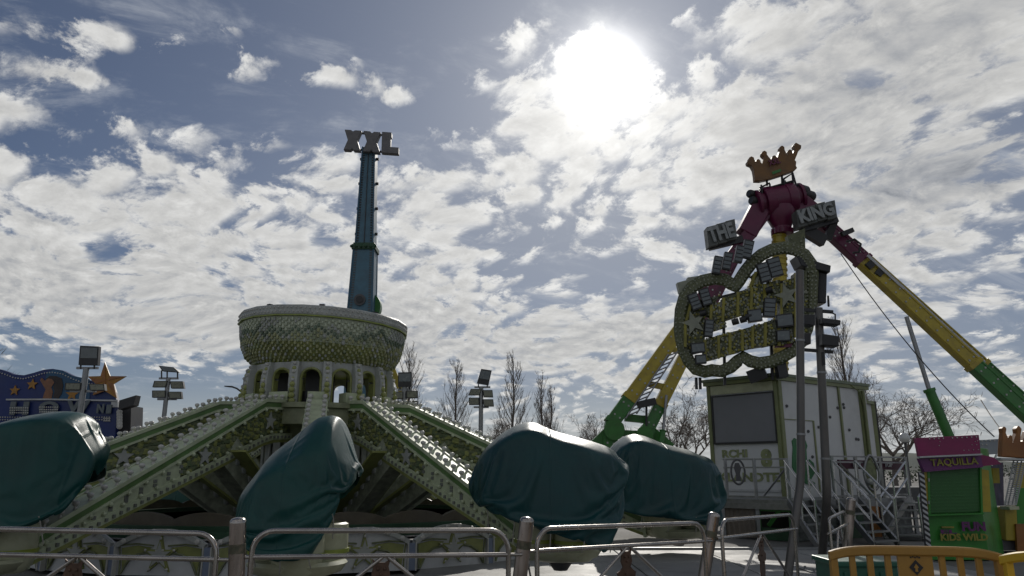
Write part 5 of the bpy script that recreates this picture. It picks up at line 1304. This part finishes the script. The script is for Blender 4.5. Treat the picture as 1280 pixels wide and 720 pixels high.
for i in range(15):
    t = (i+.2)/15; c = a0.lerp(a1,t); hz.prism([c+Vector((-.044,-.035,.03)), c+Vector((.044,-.035,-.03)), c+Vector((.044,-.035,.015)), c+Vector((-.044,-.035,.075))], (0,.008,0), 1)
hz.build('hazard_post', [M['black'], M['greypale']], tb_, smooth=0)
m = MB(); m.text('FUN', T(1203,664,-.0), (1,0,0), (0,0,1), .17, .012, width=.44, bold=.05); m.build('purple_lettering', M['purple'], tb_, smooth=0); m = MB(); m.text('EL', T(1176,667,-.0), (1,0,0), (0,0,1), .07, .012, width=.30, bold=.03); m.build('purple_lettering', M['purple'], tb_, smooth=0)
m = MB(); m.text('KIDS WILD', T(1176,676,-.0), (1,0,0), (0,0,1), .13, .012, width=.88, bold=.04); m.build('yellow_lettering', M['ochre'], tb_, smooth=0)
m = MB(); m.bar(T(1177,659,.02), T(1192,659,.02), .03, .03); m.build('coin_slot', M['ochre'], tb_, smooth=0)

# ------------------------------------------------------------------ children's ride entrance at the right edge
kd = thing('ride_entrance', 'colourful ride entrance with an orange crown on top, right of the ticket booth', 'entrance', (P(1262,680,16).x, 16, 0))
Q = lambda x, y, o=0.0: P(x, y, 16+o)
bo_ = flat('dotted_board', [(1226,569),(1254,567),(1252,548.5),(1225,550)], .06, M['greyblue'] if 'greyblue' in M else M.setdefault('greyblue', mat('grey_blue', (0.22,0.25,0.29), .5, var=.12)), kd, 1.2, F=Q)
m = MB()
for i in range(5): m.ball(Q(1227.5+5.2*i, 551.2-.2*i, 1.18), .018, 6, 4)
for i in range(2): m.ball(Q(1228+5.2*i, 555.8, 1.18), .018, 6, 4)
m.build('light_dots', M['bulb'], bo_)
flat('crown_statue', [(1252,571),(1283,573),(1290,571),(1289,540),(1284,538),(1279,552),(1276,551.5),(1277,541),(1278,536),(1274,531.5),(1270.5,536),(1271.5,541),(1267,554),(1266,545),(1263.5,543),(1261,548),(1258,541),(1259,536),(1256.5,532.5),(1253,535),(1254,541),(1253,553)], .16, M['orange'], kd, -.2, .03, Q)
flat('crown_shelf', [(1251,574.5),(1292,576),(1292,573.5),(1251,572)], .6, M['greypale'], kd, -.25, F=Q)
la = MB()
for x0,x1 in ((1267,1256),(1272,1260),(1277,1265),(1282,1270)): la.bar(Q(x0,576,-.1), Q(x1,631,-.1), .02, .02, (0,1,0))
for i in range(24):
    t = i/23; la.bar(Q(1267-11*t,576+55*t,-.1), Q(1282-12*t,576+55*t,-.1), .02, .02, (0,1,0))
la.build('lattice_panel', M['greypale'], kd, smooth=0)
flat('column', [(1258,676),(1273,676),(1271,632),(1256,634)], .25, M['yellow'], kd, -.3, .02, Q)
m = MB(); m.bar(Q(1256,635,-.32), Q(1268,634.5,-.32), .3, .06); m.build('column_cap', M['cream'], kd, smooth=0)
for pts, mm, o in (([(1241,632),(1255,632),(1254,578),(1240,580)],'curtain',.6),([(1233,677),(1258,677),(1256,634),(1231,634)],'dkgreen',.3),([(1272,660),(1300,660),(1300,610),(1270,610)],'greenhi',.5),([(1268,610),(1300,610),(1300,578),(1272,578)],'yellow',.8),([(1231,634),(1241,634),(1239,586),(1229,586)],'yellow',.5),([(1272,690),(1300,690),(1300,655),(1270,655)],'orange',-.35),([(1242,604),(1250,604),(1249,585),(1241,585)],'yellow',.4)):
    if mm == 'curtain' and mm not in M: M['curtain'] = mat('curtain_purple', (0.10,0.09,0.14), .7, var=.5, vscale=5, dirt=.5, dcol=(0.03,0.10,0.13), dscale=3, stretch=(3,3,.6))
    flat('side_panel', pts, .06, M[mm], kd, o, F=Q)
flat('plinth', [(1240,688),(1300,688),(1300,672),(1240,675)], .8, M['dgrey'], kd, -.2, F=Q)
m = MB(); m.bar(Q(1246,568,-.5), Q(1239,582,-.5), .03, .03, (0,1,0)); m.build('bright_rod', M['bright_rail'], kd, smooth=0)

# ------------------------------------------------------------------ plastic barriers
def barrier(a, b, zt, label, m_, wide=(), arch=.05, emblem=True):
    a, b = Vector(a), Vector(b); L = (b-a).length; ex = (b-a).normalized(); n = Vector((ex.y,-ex.x,0)); n = n if n.y < 0 else -n
    root = thing('road_barrier', label, 'barrier', ((a.x+b.x)/2, (a.y+b.y)/2, 0), None)
    zf = lambda u: zt - arch*abs(2*u-1)**5
    pt = lambda u, z, o=0.0: a + ex*(u*L) + Vector((0,0,z)) + n*o
    fr = MB(); N_ = 28
    sec = [(-.02,0),(-.035,-.012),(-.035,-.062),(-.02,-.075),(.02,-.075),(.035,-.062),(.035,-.012),(.02,0),(-.02,0)]
    rows = [[pt(i/N_, zf(i/N_)+z, o) for o, z in sec] for i in range(N_+1)]
    fr.grid(rows)
    for u in (0,1): fr.prism([pt(u, zf(u)+z, o) for o, z in sec[:-1]], ex*(.004 if u == 0 else -.004))
    fr.bar(pt(0,.24), pt(1,.24), .05, .09)
    for u in (.022,.978): fr.bar(pt(u,.2), pt(u,zf(u)-.04), .055, .05, (0,1,0))
    fr.build('frame', m_, root, smooth=40, bevel=.006)
    sl_ = MB()
    for u in [.03+.94*i/9 for i in range(1,9)]:
        if .40 < u < .58: continue
        sl_.bar(pt(u,.26), pt(u,zf(u)-.05), .048, .028, (0,1,0))
    sl_.build('slats', m_, root, smooth=40, bevel=.006)
    for u in (.18,.82):
        f = MB(); f.prism([pt(u-.03,.21,.02)+n*.25, pt(u+.03,.21,.02)+n*.25, pt(u+.03,.21)-n*.25, pt(u-.03,.21)-n*.25], (0,0,.02)); 
        for s in (-1,1): f.bar(pt(u,.22)+n*s*.23, pt(u,.0)+n*s*.25, .06, .03)
        f.build('foot', m_, root, smooth=0)
    cpn = MB(); cpn.prism([pt(.40,.27,-.014), pt(.60,.27,-.014), pt(.60,zf(.5)-.05,-.014), pt(.40,zf(.5)-.05,-.014)], n*.028); cp_ = cpn.build('centre_panel', m_, root, smooth=0)
    if emblem:
        e = MB(); c = pt(.50, zf(.5)-.16, .017); s = .052
        e.prism([c+Vector((0,0,s*1.1)), c+ex*s, c-Vector((0,0,s*1.1)), c-ex*s], n*.003, 0)
        for i in range(5): e.box(c+ex*(.016*(i-2))+Vector((0,0,.075+.006*(i % 2))), (.010,.006,.012), mi=0)
        e.prism([c+Vector((0,0,s*.55))+n*.004, c+ex*s*.35+n*.004, c+ex*.008-Vector((0,0,.006))+n*.004, c+ex*.010-Vector((0,0,s*.6))+n*.004, c-ex*.010-Vector((0,0,s*.6))+n*.004, c-ex*.008-Vector((0,0,.006))+n*.004, c-ex*s*.35+n*.004], n*.002, 1)
        e.build('emblem', [M['black'], m_], cp_, smooth=0)
        e = MB()
        for k in range(3): e.bar(pt(.44, zf(.5)-.25-.035*k, .018), pt(.56, zf(.5)-.25-.035*k, .018), .012, .012)
        e.build('panel_rib', m_, cp_, smooth=0)
    return root
a, b = P(1036,690,6.35), P(1252,695,6.15); zt = P(1140,682.5,6.25).z
barrier((a.x,6.35,0), (b.x,6.15,0), zt, 'orange plastic barrier with a diamond emblem, in front of the ticket booth', M['plastic'])
a = P(1251,690,6.05); zt2 = P(1262,686,5.8).z
barrier((a.x,6.05,0), (a.x+.75,4.3,0), zt2, 'yellow plastic barrier running out of view beside the orange one', M['yplastic'], emblem=False, arch=.07)
gb = thing('storage_bin', 'low dark green storage bin behind the orange barrier', 'bin', (P(1090,720,8.6).x, 8.6, 0.06))
zt3 = P(1090,703,8.6).z; xa, xb = P(1049,710,8.6).x, P(1124,710,8.6).x
m = MB(); m.box(((xa+xb)/2, 8.95, (zt3-.06)/2+.04), (xb-xa, .65, zt3-.10))
for i in range(5): m.box((xa+(xb-xa)*(i+.5)/5, 8.615, zt3*.5), (.03,.03,zt3-.2))
m.build('tub', M['bingreen'] if 'bingreen' in M else M.setdefault('bingreen', mat('bin_green', (0.012,0.09,0.06), .45, var=.15)), gb, smooth=0, bevel=.015)
m = MB(); m.box(((xa+xb)/2, 8.95, zt3-.02), (xb-xa+.06, .71, .06)); m.build('lid', M['bingreen'], gb, smooth=0, bevel=.015)

# ------------------------------------------------------------------ blue show front far left
S = lambda x, y, o=0.0: P(x, y, 30+o)
sf = thing('show_front', 'royal blue show front with a wavy top, painted woman and bulb studded letters', 'show front', (S(60,560).x, 30.5, 0))
gp = lambda x: (S(x,560).x, 30, 0)
top_ = [(-70,476),(-50,470),(-25,463),(0,461.5),(8,464),(18,468),(30,469),(42,466),(55,462),(66,461),(78,463),(90,469),(104,474),(125,477),(139,478),(143,490),(147,505)]
m = MB(); lowz = .2
polyb = [S(x,y) for x,y in top_]; m.prism([Vector((polyb[0].x,30,lowz))] + polyb + [Vector((S(146,560).x,30,lowz))], (0,.25,0)); board = m.build('front_board', M['royal'], sf, smooth=0)
flat('painted_panel', [(60,499),(112,499),(112,474),(92,470),(80,464),(66,462),(58,466),(56,480)], .02, M['sky_blue'], sf, -.03, F=S)
flat('painted_figure', [(53,499),(64,499),(66,490),(64,484),(68,478),(65,474),(60,473),(56,476),(52,472),(50,475),(54,482),(57,487),(55,492)], .02, M['skin'], sf, -.06, F=S)
flat('painted_hair', [(57,474),(62,470),(70,470),(77,473),(79,482),(77,492),(73,498),(66,497),(68,489),(66,484),(69,478),(65,474)], .02, M['hair'], sf, -.055, F=S)
M['letterdim'] = mat('letter_dim', (0.10,0.12,0.13), .5, var=.3, vscale=4)
def showtext(w, x0, y1, x1, y0):
    o = S(x0,y1,-.07); m = MB(); m.text(w, o, (1,0,0), (0,0,1), (S(x0,y0).z-S(x0,y1).z), .06, width=S(x1,y1).x-S(x0,y1).x, bold=.05); return m
for w, x0, y1, x1, y0 in (('H',12,519,35,502),('O',48,517.5,73,501.5),('W',83,516,112,500.5),('N',121,516.5,130,505),('1',133,517,139,506)):
    showtext(w, x0, y1, x1, y0).build('show_letter', M['letterdim'], board, smooth=0)
m = MB(); m.bar(S(8,499.5,-.05), S(60,499.2,-.05), .06, .06); m.bar(S(60,499.2,-.06), S(147,500.8,-.06), .06, .06); m.build('neon_tube', M['greypale'], board, smooth=0)
m = MB()
for i in range(60):
    x = -50+3.3*i; y = interp(top_, x)
    if x < 140: m.ball(S(x, y+4.5, -.03), .03, 5, 4)
for j in range(2):
    for i in range(58): m.ball(S(-40+3.1*i, 521.5+3.2*j, -.03), .028, 5, 4)
for i in range(9):
    for j in range(3): m.ball(S(13+2.7*i, 510+3*j, -.14), .03, 5, 4); m.ball(S(50+2.7*i, 509+3*j, -.14), .03, 5, 4)
for i in range(5):
    for j in range(2): m.ball(S(130+1.8*i, 523+3*j,-.03), .03, 5, 4)
m.build('light_dots', M['bulb'], board)
for x, y, r in ((18,488,.16),(40,480.5,.17),(90,493,.2)):
    c = S(x,y,-.05); m = MB(); m.prism([c+Vector((px_s,0,pz_s)) for px_s, pz_s in starpoly((0,0), r*1.4, r*.6)], (0,.03,0)); m.build('small_star', M['gold'], board, smooth=0)
st_ = [(131,452.5),(137.5,470),(158,470.3),(142,480),(146,498),(131,488.5),(116,494),(120,480),(109,470.5),(125.5,470)]
flat('big_star', st_, .05, M['gold'], sf, -.1, F=S)
m = MB(); cS = S(132,476,-.13); vs = [S(x,y,-.12) for x,y in st_]
for i in range(0,10,2): m.add([cS, vs[i-1], vs[i]], [(0,1,2)], 0)
m.build('star_facets', M['orange'], sf, smooth=0)
flat('side_canopy', [(148,512),(167,506.5),(170,494),(149,500.5)], .4, M['black'], sf, -.6, F=S)
m = MB(); m.prism([Vector((S(140,560).x,30.3,.2)), Vector((S(165,560).x,30.3,.2)), S(164,507,.3), S(140,511,.3)], (0,1.0,0)); m.build('side_wall', M['black'], sf, smooth=0)
flat('side_plate', [(139,509),(147,509),(147,502),(139,502)], .1, M['greypale'], sf, -.05, F=S)
m = MB(); 
for i in range(6): m.ball(S(149.5,515+3.6*i,-.1), .12, 7, 5)
m.build('globe_lamps', M['bulb'], sf)

# ------------------------------------------------------------------ floodlight masts
def mast(d, pole, bars, floods, top, label, thick=.07):
    F = lambda x, y, o=0.0: P(x, y, d+o)
    a = F(*pole); f = Vector((a.x, d, 0))
    root = thing('floodlight_mast', label, 'floodlight mast', f, 'floodlight masts round the fairground')
    m = MB(); m.tube([f, a], thick, 10); m.build('pole', M['galv'], root)
    for x0,x1,y in bars: m = MB(); m.bar(F(x0,y,.05), F(x1,y,.05), .08, .08); m.build('cross_bar', M['galv'], root, smooth=0)
    def lamp(pts, dark=0.0, name='floodlight', g='lensgreen'):
        m = MB(); m.prism([F(x,y,-.12) for x,y in pts], (0,.16,0)); o = m.build(name, M['black'], root, smooth=0)
        cx_ = sum(p[0] for p in pts)/4; cy_ = sum(p[1] for p in pts)/4
        q = [Vector((cx_+(x-cx_)*.86, cy_+(y-cy_)*.82)) for x,y in pts]
        q[0] = q[0].lerp(q[3], dark); q[1] = q[1].lerp(q[2], dark)
        m = MB(); m.prism([F(p.x,p.y,-.135) for p in q], (0,.012,0)); m.build('glass', M[g], o, smooth=0)
    for cx_, cy_, w, h, sk_ in floods: lamp([(cx_-w/2-sk_,cy_+h/2),(cx_+w/2-sk_,cy_+h/2),(cx_+w/2+sk_,cy_-h/2),(cx_-w/2+sk_,cy_-h/2)])
    lamp(top[0], top[1], 'top_floodlight', 'lens')
    for x,y0,y1 in top[2]: m = MB(); m.tube([F(x,y0,.02), F(x,y1,.02)], .03, 6); m.build('lamp_bracket', M['black'], root)
mast(26, (108,460), [(96,123,460),(88,120,489)], [(91,483,20,9,.5),(121,484,19,8,-.5)], ([(98,456),(122,456.5),(123.5,433),(100,432)], .33, [(101,456,461),(118,456,461)]), 'floodlight mast with one big square lamp before the orange star', .1)
mast(30, (210.5,473), [(199,223,473),(197,221,499)], [(200,480,17,8,1.2),(221,481,16,9,-.8),(198.5,492.5,17,9,0),(218.5,494,16,9,-.5)], ([(203,464),(224,465.5),(217,459),(198,457)], .0, [(202,463,473),(222,465,473),(209,465,473)]), 'floodlight mast with flat tilted top lamp over the left arm of the ride', .09)
mast(27, (506,483), [(497,515,487),(495,524,511)], [(497,494,14,9,0),(515,493,14,9,0),(497,505,14,7,0),(515,505,14,8,0)], ([(497.5,483.5),(514.5,483.5),(514.5,465),(497.5,465.5)], .33, [(500,483,487),(512,483,487)]), 'floodlight mast just right of the bowl, its square top lamp upright', .1)
mast(33, (601.5,484), [(593,613,484),(592,611,509)], [(594,490,14,8,1.5),(610,492,12,9,-.5),(592.5,501.5,13,9,-.3),(610.5,503.5,13,9,-.5)], ([(596,479),(610.5,481.5),(614.5,463),(601.5,461)], .33, [(598,480,484),(609,481,484)]), 'floodlight mast with a leaning square top lamp left of the broad tarpaulin', .1)
# ------------------------------------------------------------------ street lamps
gl = thing('globe_lamp', 'street lamp with a glass globe above the plum stall sign', 'street lamp', (P(1131,590,40).x, 40, 0))
c = P(1130.5,547.5,40); m = MB(); m.tube([Vector((c.x,40,0)), c-Vector((0,0,.25))], .06, 10); m.build('post', M['dgrey'], gl)
m = MB(); m.ball(c, .27, 20, 14); m.build('globe', M['globe'], gl, smooth=80)
m = MB(); m.lathe([(.1,-.30),(.15,-.24),(.12,-.20)], c, 14); m.lathe([(.06,.24),(.02,.30),(.01,.42)], c, 10); m.build('fitting', M['dgrey'], gl)
sl2 = thing('street_lamp', 'slim street lamp with an arm curving left above the ride arms', 'street lamp', (P(309,520,48).x, 48, 0))
E = lambda x, y: P(x, y, 48); m = MB(); m.tube([Vector((E(309,520).x,48,0)), E(308,505), E(306,497), E(302,490), E(296,485.5), E(290,483.5)], [.09,.075,.07,.06,.055,.05], 8); m.build('post', M['black'], sl2)
m = MB(); m.bar(E(291,483.6), E(281,482.8), .3, .1, w2=.2, h2=.06); m.build('lamp_head', M['black'], sl2, smooth=0)

# ------------------------------------------------------------------ bare winter trees
def tree(px, d, ytop, kind, label, seed, spread=.3, group='bare winter trees behind the rides'):
    q = random.Random(seed); x = P(px, 590, d).x; Ht = P(px, ytop, d).z
    root = thing('bare_tree', label, 'tree', (x, d, 0), group)
    tr_, cw = MB(), MB()
    def branch(mb, p, dr, L, r, lvl, segs=4, up=.12, jit=.12, sides=4):
        pts = [p]; dd = dr.normalized()
        for i in range(segs):
            dd = (dd + Vector((q.uniform(-jit,jit), q.uniform(-jit,jit), q.uniform(-jit,jit)+up))).normalized(); pts.append(pts[-1]+dd*(L/segs))
        mb.tube(pts, [r*(1-.75*i/segs) for i in range(segs+1)], sides, cap=False)
        return pts
    if kind == 'poplar':
        tp__ = [Vector((x+q.uniform(-.12,.12)*i/5, d+q.uniform(-.12,.12)*i/5, Ht*.9*i/8)) for i in range(9)]
        tr_.tube(tp__, [.16*Ht/10*(1-.9*i/8)+.012 for i in range(9)], 7)
        nb = 62
        for k in range(nb):
            t = .14+.84*(k/nb)**.9; z = Ht*.9*t; i = min(7, int(t*8)); p = tp__[i].lerp(tp__[i+1], t*8-i)
            a = q.random()*2*PI; L = Ht*(.10+.30*(1-t))*q.uniform(.7,1.15)*(.6+spread)
            dr_ = Vector((math.cos(a)*spread*1.4, math.sin(a)*spread*1.4, .75))
            b = branch(cw, p, dr_, L, .026*Ht/10*(1.3-t), 1, 5, .16, .10)
            for m_i in range(7):
                bi = q.randint(1,4); aa = q.random()*2*PI
                b2 = branch(cw, b[bi], (b[bi+1]-b[bi]).normalized()*.8 + Vector((math.cos(aa)*.5, math.sin(aa)*.5, .25)), L*q.uniform(.18,.42), .011*Ht/10, 2, 3, .16, .14, 3)
                for m_j in range(2):
                    aa = q.random()*2*PI; bj = q.randint(1,2)
                    branch(cw, b2[bj], (b2[bj+1]-b2[bj]).normalized()*.7+Vector((math.cos(aa)*.5, math.sin(aa)*.5, .2)), L*q.uniform(.10,.2), .009*Ht/10, 3, 2, .12, .15, 3)
    else:
        def rec(p, dr_, L, r, lvl):
            mb = tr_ if lvl == 0 else cw
            b = branch(mb, p, dr_, L, r, lvl, 5 if lvl < 2 else 3, .05 if lvl else .1, .13 if lvl else .05, 7 if lvl == 0 else (5 if lvl < 3 else 3))
            if lvl >= 6: return
            n_ = (5,4,4,3,3,3)[lvl]
            for k in range(n_):
                if lvl == 0: bi = q.randint(3,5)
                else: bi = q.randint(1, len(b)-1)
                bi = len(b)-1 if k == 0 else bi
                a = q.random()*2*PI; base = (b[bi]-b[bi-1]).normalized()
                side = base.cross(Vector((math.cos(a), math.sin(a), .3))).normalized()
                rec(b[bi], base*.75+side*q.uniform(.45,.95)+Vector((0,0,.10)), L*q.uniform(.58,.80), max(.011, r*.52*(1-.0*lvl)), lvl+1)
        rec(Vector((x,d,0)), Vector((0,0,1)), Ht*.30, Ht*.022, 0)
        # fit height
        zm = max(v.z for v in cw.v); k = Ht/zm
        for mb in (tr_, cw):
            mb.v = [Vector((x+(v.x-x)*spread, d+(v.y-d)*spread, v.z*k)) for v in mb.v]
    tr_.build('trunk', M['bark'], root, smooth=60, recalc=False); cw.build('crown', M['twig'], root, smooth=0, recalc=False)
tree(507, 78, 424, 'poplar', 'bare poplar rising between the bowl and a floodlight mast', 1, .42)
tree(568, 80, 440, 'poplar', 'bare poplar midway between the two floodlight masts right of the bowl', 2, .38)
tree(641, 78, 434, 'poplar', 'tallest bare poplar, above the broad tarpaulin', 3, .40)
tree(678, 80, 461, 'poplar', 'bare poplar right of the tallest one, its crown lower', 4, .34)
tree(690, 84, 476, 'poplar', 'smallest bare poplar, close behind the right shoulder of its taller neighbour', 9, .34)
tree(1068, 62, 388, 'poplar', 'tall bare tree directly right of the floodlight pole', 5, .42)
tree(748, 70, 511, 'round', 'low bare bushy tree left of the green ride leg', 6, 1.2)
tree(870, 48, 470, 'round', 'spreading bare tree between ride leg and white cabin', 7, 1.3)
tree(1118, 52, 460, 'round', 'spreading bare tree behind the right end of the cabin', 8, 1.4)
tree(1085, 66, 450, 'round', 'bare tree partly hidden behind the cabin roof', 12, .9)
tree(-60, 36, 430, 'round', 'bare tree at the left edge, only twig tips showing', 10, 1.2)
tree(620, 95, 520, 'round', 'faint low bare tree under the tallest poplar', 13, 1.3)
tree(560, 95, 510, 'round', 'faint low bare tree beside the ride arm', 14, 1.2)
